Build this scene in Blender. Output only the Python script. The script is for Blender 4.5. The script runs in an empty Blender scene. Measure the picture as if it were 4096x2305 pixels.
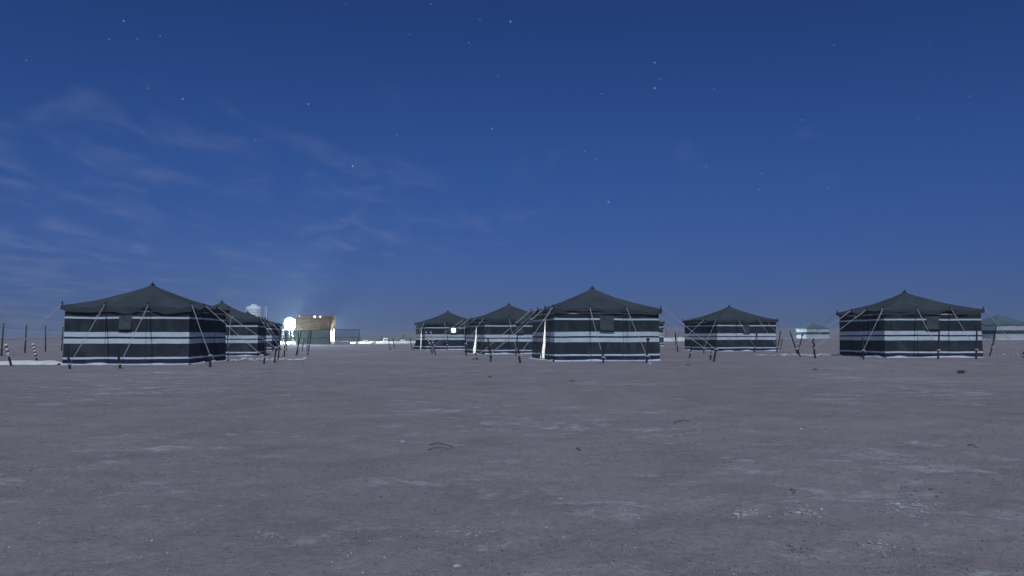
import bpy, math, random
import numpy as np
from mathutils import Vector, Matrix

# ------------------------------------------------------------------ camera
scene = bpy.context.scene
C = scene.collection
FPX, HOR, UX, VY, CAMH = 3190.0, 1349.0, 2048.0, 1152.5, 1.02   # photograph: focal length in px, horizon row, centre, eye height
PITCH = math.atan((HOR - VY) / FPX)
cam_data = bpy.data.cameras.new('camera')
cam = bpy.data.objects.new('camera', cam_data); C.objects.link(cam)
cam_data.sensor_width = 36.0
cam_data.lens = 36.0 * FPX / 4096.0
cam_data.clip_start = 0.05; cam_data.clip_end = 20000
cam.location = (0, 0, CAMH)
cam.rotation_euler = (math.pi / 2 + PITCH, 0, 0)
scene.camera = cam

# ------------------------------------------------------------------ moonlit sky + moon
MOON_EL, MOON_AZ = math.radians(49), math.radians(5)
world = bpy.data.worlds.new('World'); scene.world = world; world.use_nodes = True
nt = world.node_tree; nt.nodes.clear()
def wn(t, **k):
    n = nt.nodes.new(t)
    for a, b in k.items(): setattr(n, a, b)
    return n
L = nt.links.new
sky = wn('ShaderNodeTexSky', sky_type='NISHITA', sun_disc=False)
sky.sun_elevation = MOON_EL; sky.sun_rotation = math.pi - MOON_AZ
sky.altitude = 0; sky.air_density = 1.0; sky.dust_density = 0.3; sky.ozone_density = 3.0
tc = wn('ShaderNodeTexCoord'); sep = wn('ShaderNodeSeparateXYZ'); L(tc.outputs['Generated'], sep.inputs[0])
tint = wn('ShaderNodeMix', data_type='RGBA', blend_type='MULTIPLY'); tint.inputs[0].default_value = 1
tint.inputs[7].default_value = (0.200, 0.365, 0.80, 1)
L(sky.outputs[0], tint.inputs[6])
gam = wn('ShaderNodeGamma'); gam.inputs[1].default_value = 1.0
zr = wn('ShaderNodeMapRange', interpolation_type='SMOOTHSTEP'); L(sep.outputs[2], zr.inputs[0]); zr.inputs[1].default_value = 0.0; zr.inputs[2].default_value = 0.26
hzm = wn('ShaderNodeMix', data_type='RGBA'); L(zr.outputs[0], hzm.inputs[0]); hzm.inputs[6].default_value = (0.84, 0.68, 0.82, 1); hzm.inputs[7].default_value = (1, 1, 1, 1)
hzt = wn('ShaderNodeMix', data_type='RGBA', blend_type='MULTIPLY'); hzt.inputs[0].default_value = 1; L(tint.outputs[2], hzt.inputs[6]); L(hzm.outputs[2], hzt.inputs[7])
L(hzt.outputs[2], gam.inputs[0])
# thin cloud wisps: a flat layer seen in perspective
def m(op, a, b=None, clamp=False):
    n = wn('ShaderNodeMath', operation=op, use_clamp=clamp)
    for i, v in enumerate((a, b)):
        if v is None: continue
        if isinstance(v, (int, float)): n.inputs[i].default_value = v
        else: L(v, n.inputs[i])
    return n.outputs[0]
zz = m('ADD', m('MAXIMUM', sep.outputs[2], 0.0), 0.10)
px = m('DIVIDE', sep.outputs[0], zz); py = m('DIVIDE', sep.outputs[1], zz)
comb = wn('ShaderNodeCombineXYZ'); L(px, comb.inputs[0]); L(py, comb.inputs[1])
mp = wn('ShaderNodeMapping'); mp.inputs['Location'].default_value = (3.1, 7.4, 0); mp.inputs['Scale'].default_value = (1.45, 0.8, 1)
mp.inputs['Rotation'].default_value = (0, 0, 0.25)
L(comb.outputs[0], mp.inputs[0])
n1 = wn('ShaderNodeTexNoise'); n1.inputs['Scale'].default_value = 3.0; n1.inputs['Detail'].default_value = 6; n1.inputs['Roughness'].default_value = 0.52; n1.inputs['Distortion'].default_value = 0.5
n2 = wn('ShaderNodeTexNoise'); n2.inputs['Scale'].default_value = 0.55; n2.inputs['Detail'].default_value = 2
L(mp.outputs[0], n1.inputs[0]); L(mp.outputs[0], n2.inputs[0])
side = m('SUBTRACT', m('MULTIPLY', px, -0.075), 0.02)                       # the cloud bank thins towards the right of the view
cov = m('ADD', m('ADD', n1.outputs[0], m('MULTIPLY', m('SUBTRACT', n2.outputs[0], 0.5), 0.45)), side)
cov = m('SUBTRACT', cov, m('MULTIPLY', m('MAXIMUM', m('SUBTRACT', sep.outputs[2], 0.20), 0.0), 1.3))
cov = m('SUBTRACT', cov, m('MULTIPLY', m('MAXIMUM', m('SUBTRACT', 0.12, sep.outputs[2]), 0.0), 1.8))
mr = wn('ShaderNodeMapRange', interpolation_type='SMOOTHSTEP'); L(cov, mr.inputs[0])
mr.inputs[1].default_value = 0.50; mr.inputs[2].default_value = 0.86; mr.inputs[3].default_value = 0; mr.inputs[4].default_value = 0.56
cm = wn('ShaderNodeMix', data_type='RGBA', blend_type='ADD'); L(mr.outputs[0], cm.inputs[0]); L(gam.outputs[0], cm.inputs[6])
cm.inputs[7].default_value = (1.05, 1.0, 0.85, 1)
bg = wn('ShaderNodeBackground'); bg.inputs[1].default_value = 0.056
L(cm.outputs[2], bg.inputs[0])
wo = wn('ShaderNodeOutputWorld'); L(bg.outputs[0], wo.inputs[0])

moon = bpy.data.lights.new('moon', 'SUN'); moon.energy = 2.3; moon.angle = math.radians(0.5); moon.color = (0.76, 0.87, 1.0)
moon_o = bpy.data.objects.new('moon', moon); C.objects.link(moon_o)
md = Vector((math.sin(MOON_AZ) * math.cos(MOON_EL), -math.cos(MOON_AZ) * math.cos(MOON_EL), math.sin(MOON_EL)))
moon_o.rotation_euler = (-md).to_track_quat('-Z', 'Y').to_euler(); moon_o.location = md * 60

vs = scene.view_settings
vs.view_transform = 'Standard'; vs.look = 'None'; vs.exposure = 0.0; vs.gamma = 1.0; vs.use_curve_mapping = False
scene.render.engine = 'CYCLES'
cy = scene.cycles
cy.use_denoising = True
cy.sample_clamp_indirect = 8.0; cy.max_bounces = 6; cy.volume_bounces = 0; cy.transparent_max_bounces = 12
cy.caustics_reflective = False; cy.caustics_refractive = False

# ------------------------------------------------------------------ helpers
random.seed(7)
rng = np.random.default_rng(11)
LAT = rng.random((256, 256))
def vnoise(x, y):
    x = np.asarray(x, float); y = np.asarray(y, float)
    xi = np.floor(x).astype(int); yi = np.floor(y).astype(int)
    fx = x - xi; fy = y - yi
    fx = fx * fx * (3 - 2 * fx); fy = fy * fy * (3 - 2 * fy)
    a = LAT[xi & 255, yi & 255]; b = LAT[(xi + 1) & 255, yi & 255]; c = LAT[xi & 255, (yi + 1) & 255]; d = LAT[(xi + 1) & 255, (yi + 1) & 255]
    return (a * (1 - fx) + b * fx) * (1 - fy) + (c * (1 - fx) + d * fx) * fy - 0.5
def fbm(x, y, o=4):
    s = 0; a = 1.0
    for k in range(o):
        s = s + a * vnoise(x * 2 ** k + 17.3 * k, y * 2 ** k + 5.1 * k); a *= 0.5
    return s

CPTS = [  # x, y, height, reach: where the ground lies a little higher or lower
    (-14.5, 31, 0.01, 6), (-16.9, 29.9, -0.05, 4), (-17.3, 47.6, -0.097, 7), (-21.6, 65, -0.066, 8), (-5.3, 66, 0.015, 8), (-0.2, 51.5, -0.04, 7),
    (3.6, 35.5, 0.03, 6), (15.4, 56.5, 0.06, 8), (19.2, 38.5, 0.085, 7), (11.5, 76, 0.22, 8),
    (0, 5, 0, 8), (-8, 16, 0, 8), (8, 16, 0, 8), (25, 20, 0.03, 8), (-30, 122, -0.06, 16), (-12, 135, 0.0, 14),
    (66, 110, 0.66, 22), (64, 168, 0.86, 26), (34, 140, 0.5, 22), (20, 105, 0.25, 14), (110, 170, 0.8, 40), (-60, 60, 0, 25)]
def height(x, y, fine=True):
    x = np.asarray(x, float); y = np.asarray(y, float)
    num = np.zeros_like(x); den = np.full_like(x, 0.12)
    for (a, b, z, s) in CPTS:
        w = np.exp(-((x - a) ** 2 + (y - b) ** 2) / (2 * s * s)); num += w * z; den += w
    h = num / den
    if fine:
        r = np.sqrt(x * x + y * y)
        near = 1 / (1 + (r / 22.0) ** 2)
        h = h + 0.05 * near * fbm(x * 0.45 + 9, y * 0.45, 2) + 0.035 * near * fbm(x * 1.9, y * 1.9 + 3, 3) + 0.016 * near * fbm(x * 8, y * 8 + 1, 3)
        h = h + 0.03 * vnoise(x * 0.09, y * 0.2)
    return h
def hz(x, y): return float(height(np.array([x]), np.array([y]))[0])

def ray(u, v):
    a = (u - UX) / FPX; b = (VY - v) / FPX
    cp, sp = math.cos(PITCH), math.sin(PITCH)
    return Vector((a, cp - b * sp, sp + b * cp))
def at_depth(u, v, y):
    r = ray(u, v); return Vector((0, 0, CAMH)) + r * (y / r.y)
def at_ground(u, v):
    r = ray(u, v); z = 0.0
    for _ in range(25):
        t = (z - CAMH) / min(r.z, -1e-4); t = min(t, 600); z = 0.5 * z + 0.5 * hz(r.x * t, r.y * t)
    t = (z - CAMH) / r.z
    return Vector((r.x * t, r.y * t, hz(r.x * t, r.y * t)))

def mesh_obj(name, verts, faces, mat, parent=None, smooth=False):
    me = bpy.data.meshes.new(name); me.from_pydata([tuple(v) for v in verts], [], faces)
    me.update()
    if smooth: me.polygons.foreach_set('use_smooth', [True] * len(me.polygons))
    if mat: me.materials.append(mat)
    o = bpy.data.objects.new(name, me); C.objects.link(o)
    if parent: o.parent = parent
    return o
def empty(name, loc, rz=0):
    o = bpy.data.objects.new(name, None); C.objects.link(o); o.location = loc; o.rotation_euler = (0, 0, rz); o.empty_display_size = 0.3
    return o
def tag(o, label, cat, group=None):
    o['label'] = label; o['category'] = cat
    if group: o['group'] = group
    return o
class MB:
    def __init__(s): s.v = []; s.f = []
    def add(s, v, f):
        n = len(s.v); s.v += [tuple(p) for p in v]; s.f += [tuple(i + n for i in q) for q in f]
    def box(s, x0, x1, y0, y1, z0, z1):
        s.add([(x0,y0,z0),(x1,y0,z0),(x1,y1,z0),(x0,y1,z0),(x0,y0,z1),(x1,y0,z1),(x1,y1,z1),(x0,y1,z1)],
              [(0,3,2,1),(4,5,6,7),(0,1,5,4),(1,2,6,5),(2,3,7,6),(3,0,4,7)])
    def tube(s, pts, rad, n=6, cap=True):
        pts = [Vector(p) for p in pts]; rings = []
        rad = rad if isinstance(rad, (list, tuple)) else [rad] * len(pts)
        for i, p in enumerate(pts):
            d = (pts[min(i + 1, len(pts) - 1)] - pts[max(i - 1, 0)]).normalized()
            a = d.cross(Vector((0.13, 0.2, 1)) if abs(d.z) < 0.9 else Vector((0.1, 1, 0))).normalized(); b = d.cross(a)
            rings.append([p + (a * math.cos(2*math.pi*k/n) + b * math.sin(2*math.pi*k/n)) * rad[i] for k in range(n)])
        v = [q for r in rings for q in r]; f = []
        for i in range(len(rings) - 1):
            for k in range(n):
                k2 = (k + 1) % n; f.append((i*n+k, i*n+k2, (i+1)*n+k2, (i+1)*n+k))
        if cap: f.append(tuple(range(n))[::-1]); f.append(tuple((len(rings)-1)*n + k for k in range(n)))
        s.add(v, f)
    def lathe(s, prof, n=24, c=(0, 0, 0)):
        v = []; f = []
        for r, z in prof:
            for k in range(n): v.append((c[0] + r*math.cos(2*math.pi*k/n), c[1] + r*math.sin(2*math.pi*k/n), c[2] + z))
        for i in range(len(prof) - 1):
            for k in range(n): f.append((i*n+k, i*n+(k+1)%n, (i+1)*n+(k+1)%n, (i+1)*n+k))
        s.add(v, f)
    def build(s, name, mat, parent=None, smooth=False): return mesh_obj(name, s.v, s.f, mat, parent, smooth)

# ------------------------------------------------------------------ materials
def mat_base(name):
    mt = bpy.data.materials.new(name); mt.use_nodes = True
    t = mt.node_tree; b = t.nodes['Principled BSDF']; b.inputs['Roughness'].default_value = 0.85
    b.inputs['Specular IOR Level'].default_value = 0.2
    return mt, t, b
def nd(t, kind, **ins):
    n = t.nodes.new(kind)
    for k, v in ins.items(): n.inputs[k].default_value = v
    return n
def coords(t, scale=(1, 1, 1)):
    c = t.nodes.new('ShaderNodeTexCoord'); mp = t.nodes.new('ShaderNodeMapping'); mp.inputs['Scale'].default_value = scale
    t.links.new(c.outputs['Object'], mp.inputs[0]); return mp.outputs[0]
def own(t, co, k=60.0):
    oi = t.nodes.new('ShaderNodeObjectInfo'); mu = t.nodes.new('ShaderNodeMath'); mu.operation = 'MULTIPLY'; mu.inputs[1].default_value = k; t.links.new(oi.outputs['Random'], mu.inputs[0])
    ad = t.nodes.new('ShaderNodeVectorMath'); ad.operation = 'ADD'; t.links.new(co, ad.inputs[0]); t.links.new(mu.outputs[0], ad.inputs[1]); return ad.outputs[0]
def ramp(t, src, stops, const=False):
    r = t.nodes.new('ShaderNodeValToRGB'); e = r.color_ramp.elements
    if const: r.color_ramp.interpolation = 'CONSTANT'
    while len(e) > 1: e.remove(e[-1])
    e[0].position = stops[0][0]; e[0].color = (*stops[0][1], 1)
    for p, c in stops[1:]:
        q = e.new(p); q.color = (*c, 1)
    t.links.new(src, r.inputs[0]); return r.outputs[0]
def mixc(t, fac, a, b, mode='MIX'):
    n = t.nodes.new('ShaderNodeMix'); n.data_type = 'RGBA'; n.blend_type = mode
    for i, v in ((0, fac), (6, a), (7, b)):
        if isinstance(v, (int, float)): n.inputs[i].default_value = v
        elif isinstance(v, tuple): n.inputs[i].default_value = (*v, 1)
        else: t.links.new(v, n.inputs[i])
    return n.outputs[2]
def bump(t, b, src, strength, dist):
    n = t.nodes.new('ShaderNodeBump'); n.inputs['Strength'].default_value = strength; n.inputs['Distance'].default_value = dist
    t.links.new(src, n.inputs['Height']); t.links.new(n.outputs[0], b.inputs['Normal']); return n
def noisy(name, c0, c1, scale=6.0, rough=0.85, detail=5, bstr=0.3, bdist=0.01, sc=(1, 1, 1)):
    mt, t, b = mat_base(name)
    n = nd(t, 'ShaderNodeTexNoise', Scale=scale, Detail=detail, Roughness=0.6); t.links.new(coords(t, sc), n.inputs[0])
    t.links.new(ramp(t, n.outputs[0], [(0.3, c0), (0.7, c1)]), b.inputs['Base Color'])
    b.inputs['Roughness'].default_value = rough
    if bstr: bump(t, b, n.outputs[0], bstr, bdist)
    return mt
def emit(name, col, s):
    mt, t, b = mat_base(name)
    b.inputs['Base Color'].default_value = (*col, 1); b.inputs['Emission Color'].default_value = (*col, 1); b.inputs['Emission Strength'].default_value = s
    return mt

def mat_ground():
    mt, t, b = mat_base('desert_sand')
    co = coords(t); LK = t.links.new
    def N(scale, detail=4, rough=0.6, dist=0.0, c=co):
        n = nd(t, 'ShaderNodeTexNoise', Scale=scale, Detail=detail, Roughness=rough, Distortion=dist); LK(c, n.inputs[0]); return n.outputs[0]
    big = N(0.12, 3); mid = N(1.1, 5, 0.65); fine = N(26, 4, 0.7); grit = N(75, 3, 0.7)
    col = ramp(t, big, [(0.3, (0.258, 0.211, 0.203)), (0.7, (0.314, 0.260, 0.248))])
    col = mixc(t, 0.6, col, ramp(t, mid, [(0.28, (0.72, 0.69, 0.68)), (0.5, (1, 1, 1)), (0.72, (1.18, 1.2, 1.22))]), 'MULTIPLY')
    col = mixc(t, 0.62, col, ramp(t, fine, [(0.3, (0.70, 0.68, 0.68)), (0.5, (1, 1, 1)), (0.72, (1.25, 1.25, 1.26))]), 'MULTIPLY')
    # pale gypsum dust lying in wisps and crusts
    dustco = coords(t, (0.75, 1.25, 1))
    d1 = N(1.9, 10, 0.74, 0.9, dustco); d2 = N(0.16, 2, 0.5); d3 = N(9, 5, 0.7)
    def mm(op, a, c):
        n = t.nodes.new('ShaderNodeMath'); n.operation = op
        for i, v in enumerate((a, c)):
            if isinstance(v, (int, float)): n.inputs[i].default_value = v
            else: LK(v, n.inputs[i])
        return n.outputs[0]
    s = mm('ADD', mm('ADD', d1, mm('MULTIPLY', mm('SUBTRACT', d2, 0.5), 0.45)), mm('MULTIPLY', mm('SUBTRACT', d3, 0.5), 0.22))
    mask = t.nodes.new('ShaderNodeMapRange'); mask.interpolation_type = 'SMOOTHSTEP'; LK(s, mask.inputs[0])
    mask.inputs[1].default_value = 0.53; mask.inputs[2].default_value = 0.74; mask.inputs[3].default_value = 0; mask.inputs[4].default_value = 0.62
    col = mixc(t, mask.outputs[0], col, (0.54, 0.55, 0.54))
    e1 = N(6.5, 8, 0.75, 0.6, dustco); e2 = N(0.5, 3, 0.6)
    s2 = mm('ADD', e1, mm('MULTIPLY', mm('SUBTRACT', e2, 0.5), 0.5))
    mask2 = t.nodes.new('ShaderNodeMapRange'); mask2.interpolation_type = 'SMOOTHSTEP'; LK(s2, mask2.inputs[0])
    mask2.inputs[1].default_value = 0.60; mask2.inputs[2].default_value = 0.80; mask2.inputs[3].default_value = 0; mask2.inputs[4].default_value = 0.75
    col = mixc(t, mask2.outputs[0], col, (0.56, 0.56, 0.54))
    # dark grit
    g2 = ramp(t, grit, [(0.27, (0.45, 0.43, 0.42)), (0.40, (1, 1, 1)), (0.66, (1, 1, 1)), (0.80, (1.4, 1.4, 1.4))])
    col = mixc(t, 0.6, col, g2, 'MULTIPLY')
    LK(col, b.inputs['Base Color']); b.inputs['Roughness'].default_value = 0.95; b.inputs['Specular IOR Level'].default_value = 0.08
    hsum = mm('ADD', mm('MULTIPLY', fine, 1.0), mm('MULTIPLY', grit, 0.5))
    bump(t, b, hsum, 0.55, 0.02)
    return mt
M_GROUND = mat_ground()
M_HILL = noisy('hill_sand', (0.25, 0.21, 0.195), (0.33, 0.28, 0.255), 0.02, 0.95, 6, 0)
M_LAMPLIT_SAND = noisy('sand_painted_lamplight', (0.62, 0.59, 0.52), (0.80, 0.77, 0.69), 2.5, 0.95, 5, 0.4, 0.03)  # sand made pale so the banks look lamplit
M_STONE = noisy('pale_stone', (0.40, 0.39, 0.37), (0.66, 0.65, 0.62), 25, 0.9, 4, 0.5, 0.01)
M_DSTONE = noisy('dark_stone', (0.10, 0.085, 0.08), (0.19, 0.165, 0.15), 25, 0.9, 4, 0.5, 0.01)
M_WOOD = noisy('weathered_stake_wood', (0.020, 0.016, 0.016), (0.075, 0.052, 0.045), 9, 0.85, 5, 0.6, 0.01, (6, 6, 1))
M_REDWOOD = noisy('reddish_stake_wood', (0.028, 0.018, 0.017), (0.085, 0.045, 0.038), 9, 0.85, 5, 0.6, 0.01, (6, 6, 1))
M_POLE = noisy('dark_pole_wood', (0.015, 0.014, 0.014), (0.04, 0.035, 0.032), 12, 0.8, 3, 0.3, 0.005)
M_ROPE = noisy('pale_rope', (0.34, 0.34, 0.33), (0.54, 0.54, 0.52), 60, 0.9, 2, 0.5, 0.004)
M_TAPEW = noisy('white_tape', (0.68, 0.68, 0.68), (0.82, 0.82, 0.82), 12, 0.6, 2, 0)
M_TAPER = noisy('red_tape', (0.22, 0.03, 0.035), (0.30, 0.045, 0.05), 12, 0.6, 2, 0)
M_SHEET = noisy('white_ground_sheet', (0.44, 0.46, 0.50), (0.66, 0.67, 0.70), 5, 0.6, 5, 0.6, 0.03)
M_SEAM = noisy('dark_seam_cloth', (0.012, 0.013, 0.02), (0.03, 0.032, 0.045), 20, 0.9, 3, 0)
M_COVER = noisy('window_cover_cloth', (0.045, 0.055, 0.055), (0.085, 0.098, 0.098), 5, 0.9, 6, 0.6, 0.02)
M_WINGLOW = emit('lit_window_pane', (0.96, 0.98, 1.0), 1.6)
M_BULB = emit('lamp_glass', (0.86, 0.95, 1.0), 30.0)
M_BULBS = emit('small_bulb_glass', (1.0, 0.98, 0.92), 9.0)

def mat_roof(name, c0, c1):
    mt, t, b = mat_base(name); co = own(t, coords(t))
    n = nd(t, 'ShaderNodeTexNoise', Scale=1.3, Detail=6, Roughness=0.65); t.links.new(co, n.inputs[0])
    n2 = nd(t, 'ShaderNodeTexNoise', Scale=45, Detail=2); t.links.new(co, n2.inputs[0])
    c = ramp(t, n.outputs[0], [(0.28, c0), (0.72, c1)])
    c = mixc(t, 0.5, c, ramp(t, n2.outputs[0], [(0.3, (0.8, 0.8, 0.8)), (0.7, (1.2, 1.2, 1.2))]), 'MULTIPLY')
    t.links.new(c, b.inputs['Base Color']); b.inputs['Roughness'].default_value = 0.9
    bump(t, b, n.outputs[0], 0.35, 0.05)
    return mt
M_ROOF = mat_roof('slate_green_canvas', (0.043, 0.051, 0.054), (0.070, 0.080, 0.081))
M_ROOFPALE = mat_roof('pale_green_canvas', (0.085, 0.125, 0.13), (0.12, 0.165, 0.17))

def mat_stripes(name, bands, base, dirt=0.5):
    """striped tent cloth; bands = (z0, z1, colour) up the wall"""
    mt, t, b = mat_base(name); co = coords(t)
    co2 = own(t, co); n = nd(t, 'ShaderNodeTexNoise', Scale=2.2, Detail=6, Roughness=0.65); t.links.new(co2, n.inputs[0])
    n2 = nd(t, 'ShaderNodeTexNoise', Scale=70, Detail=2); t.links.new(co, n2.inputs[0])
    sep = t.nodes.new('ShaderNodeSeparateXYZ'); t.links.new(co, sep.inputs[0])
    d = t.nodes.new('ShaderNodeMath'); d.operation = 'DIVIDE'; d.inputs[1].default_value = 2.3; n3 = nd(t, 'ShaderNodeTexNoise', Scale=0.8, Detail=3); t.links.new(co2, n3.inputs[0])
    ws = t.nodes.new('ShaderNodeMath'); ws.operation = 'MULTIPLY_ADD'; t.links.new(n3.outputs[0], ws.inputs[0]); ws.inputs[1].default_value = 0.064; ws.inputs[2].default_value = -0.032
    wz = t.nodes.new('ShaderNodeMath'); t.links.new(sep.outputs[2], wz.inputs[0]); t.links.new(ws.outputs[0], wz.inputs[1]); t.links.new(wz.outputs[0], d.inputs[0])
    stops = [(0.0, base)]
    for z0, z1, c in bands: stops += [(max(z0, 0.001) / 2.3, c), (z1 / 2.3, base)]
    col = ramp(t, d.outputs[0], stops, True)
    col = mixc(t, 0.7, col, ramp(t, n.outputs[0], [(0.25, (0.72, 0.72, 0.72)), (0.55, (1, 1, 1)), (0.75, (1.15, 1.15, 1.15))]), 'MULTIPLY')
    col = mixc(t, 0.4, col, ramp(t, n2.outputs[0], [(0.3, (0.75, 0.75, 0.75)), (0.7, (1.2, 1.2, 1.2))]), 'MULTIPLY')
    n4 = nd(t, 'ShaderNodeTexNoise', Scale=1.1, Detail=7, Roughness=0.7); t.links.new(own(t, coords(t, (1.6, 1.6, 0.7))), n4.inputs[0])
    col = mixc(t, ramp(t, n4.outputs[0], [(0.5, (0, 0, 0)), (0.78, (0.30, 0.30, 0.30))]), col, (0.24, 0.21, 0.19))
    t.links.new(col, b.inputs['Base Color']); b.inputs['Roughness'].default_value = 0.9
    bump(t, b, n4.outputs[0], 0.5, 0.06)
    return mt
DK = (0.027, 0.036, 0.045); NV = (0.018, 0.024, 0.048); WH = (0.57, 0.61, 0.61)
M_WALL = mat_stripes('striped_tent_cloth', [(0.001, 0.035, (0.34, 0.38, 0.40)), (0.035, 0.20, NV), (0.20, 0.275, WH), (0.775, 0.955, WH), (0.955, 1.025, NV), (1.025, 1.205, WH), (1.70, 1.775, WH), (1.965, 2.02, (0.46, 0.45, 0.40))], DK)
M_WALLPALE = mat_stripes('white_tent_cloth_green_band', [(0.80, 1.32, (0.035, 0.07, 0.085))], (0.46, 0.45, 0.44))
rb = []
for k, z in enumerate(np.arange(0.1, 2.2, 0.115)): rb.append((z, z + 0.022, [(0.45, 0.12, 0.10), (0.10, 0.32, 0.34), (0.16, 0.16, 0.2)][k % 3]))
M_LINING = mat_stripes('patterned_tent_lining', rb[:14], (0.78, 0.78, 0.76))
M_FLOORMAT = noisy('tent_floor_mat', (0.35, 0.36, 0.36), (0.5, 0.52, 0.52), 8, 0.9)

# ------------------------------------------------------------------ ground, hills, berms
def build_ground():
    fa = np.radians(np.linspace(-44, 44, 620)); bk = np.radians(np.linspace(44, 316, 90))[1:-1]
    ang = np.concatenate([fa, bk]); na = len(ang)
    r = [0.25, 0.6, 1.0, 1.5, 2.0, 2.5, 2.8]
    while r[-1] < 2400: r.append(r[-1] + max(0.025, r[-1] * 0.0105))
    r = np.array(r); nr = len(r)
    R, A = np.meshgrid(r, ang, indexing='ij')
    X = R * np.sin(A); Y = R * np.cos(A); Z = height(X, Y)
    v = np.stack([X, Y, Z], -1).reshape(-1, 3); v = np.vstack([v, [[0, 0, 0]]])
    i, k = np.meshgrid(np.arange(nr - 1), np.arange(na), indexing='ij'); k2 = (k + 1) % na
    q = np.stack([i * na + k, i * na + k2, (i + 1) * na + k2, (i + 1) * na + k], -1).reshape(-1, 4)[:, ::-1]
    tri = np.stack([np.arange(na), np.full(na, nr * na), (np.arange(na) + 1) % na], -1)[:, ::-1]
    me = bpy.data.meshes.new('ground'); nq, ntr = len(q), len(tri)
    me.vertices.add(len(v)); me.vertices.foreach_set('co', v.ravel())
    me.loops.add(nq * 4 + ntr * 3); me.loops.foreach_set('vertex_index', np.concatenate([q.ravel(), tri.ravel()]).astype(np.int32))
    me.polygons.add(nq + ntr)
    me.polygons.foreach_set('loop_start', np.concatenate([np.arange(nq) * 4, nq * 4 + np.arange(ntr) * 3]).astype(np.int32))
    me.update(calc_edges=True); me.validate()
    me.polygons.foreach_set('use_smooth', [True] * len(me.polygons))
    me.materials.append(M_GROUND)
    o = bpy.data.objects.new('ground', me); C.objects.link(o); o['kind'] = 'structure'
build_ground()

def build_hills():
    prof = [(-1200, 1348), (0, 1346.5), (500, 1346.5), (1300, 1345), (1460, 1341), (1560, 1336), (1660, 1330), (1760, 1332), (2000, 1326), (2300, 1318), (2600, 1309), (2700, 1309), (2760, 1313), (3000, 1316), (3150, 1313), (3260, 1311), (3380, 1311), (3700, 1314), (4096, 1318), (5300, 1326)]
    pu, pv = zip(*prof); us = np.linspace(-1200, 5300, 420); n = len(us)
    D = [420, 520, 640, 760, 900, 1050, 1250]; K = [0, 0.10, 0.30, 0.62, 1.0, 0.75, 0.0]
    v = []; f = []
    for d, k in zip(D, K):
        for u in us:
            x = (u - UX) / FPX * d
            top = (HOR - np.interp(u, pu, pv)) / FPX * 900 + CAMH
            top += float(fbm(u / 260 + 3, 2.0, 3)) * 0.9 + float(fbm(x / 60, d / 90, 2)) * 0.7 * min(1, max(0, (u - 1300) / 900)) 
            v.append((x, d, -0.6 + (top + 0.6) * k if k else -0.6))
    for i in range(len(D) - 1):
        for j in range(n - 1): f.append((i*n+j, i*n+j+1, (i+1)*n+j+1, (i+1)*n+j))
    o = mesh_obj('hills', v, f, M_HILL, None, True); o['kind'] = 'structure'
build_hills()

def berm(name, pts, width, hgt, label, seed=0, mat=None):
    """low rounded bank along a polyline, its pale colour standing in for lamplight"""
    P = []
    for a, b in zip(pts[:-1], pts[1:]):
        for k in range(30): P.append(Vector(a).lerp(Vector(b), k / 30))
    P.append(Vector(pts[-1])); v = []; f = []; n = 9
    for i, p in enumerate(P):
        d = (P[min(i+1, len(P)-1)] - P[max(i-1, 0)]).normalized(); s = Vector((-d.y, d.x, 0))
        e = min(1, i / 4, (len(P) - 1 - i) / 4)
        for k in range(n):
            u = k / (n - 1) * 2 - 1; w = width * (0.85 + 0.3 * float(vnoise(i * 0.35 + seed, k * 0.1)))
            q = p + s * u * w
            z = hz(q.x, q.y) - 0.04 + (hgt * e + 0.04 * e) * math.cos(u * math.pi / 2) ** 1.3 * (1 + 0.2 * float(vnoise(i * 0.35 + seed, 3 + k * .3)))
            v.append((q.x, q.y, z))
    for i in range(len(P) - 1):
        for k in range(n - 1): f.append((i*n+k, i*n+k+1, (i+1)*n+k+1, (i+1)*n+k))
    o = mesh_obj(name, v, f, mat or M_LAMPLIT_SAND, None, True)
    o['kind'] = 'structure'; o['label'] = label
    return o
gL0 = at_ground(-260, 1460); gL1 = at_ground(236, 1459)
berm('painted_light_berm', [(gL0.x, gL0.y, 0), (gL1.x + 0.35, gL1.y + 0.3, 0)], 0.5, 0.15, 'strip of lamplight left of the leftmost tent, modelled as a pale low bank', 1)  # lamplight on flat sand, given the shape and pale colour of a bank
a = at_depth(1436, 1370, 128); b2 = at_depth(1560, 1368, 136); c2 = at_depth(1720, 1366, 150)
berm('painted_light_berm', [(a.x - 22, 127, 0), (a.x, 128, 0), (b2.x, 136, 0), (c2.x, 150, 0)], 2.2, 0.30, 'bright lit sand bank right of the netted yard', 5)
a = at_depth(2630, 1355, 120); b2 = at_depth(2760, 1352, 122); c2 = at_depth(2900, 1352, 126)
berm('painted_light_berm', [(a.x, 120, 0), (b2.x, 122, 0), (c2.x, 126, 0)], 2.0, 0.55, 'sand bank left of the mid-right tent, painted pale for lamplight', 9)  # lamplight on this bank is carried by its pale colour

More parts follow.
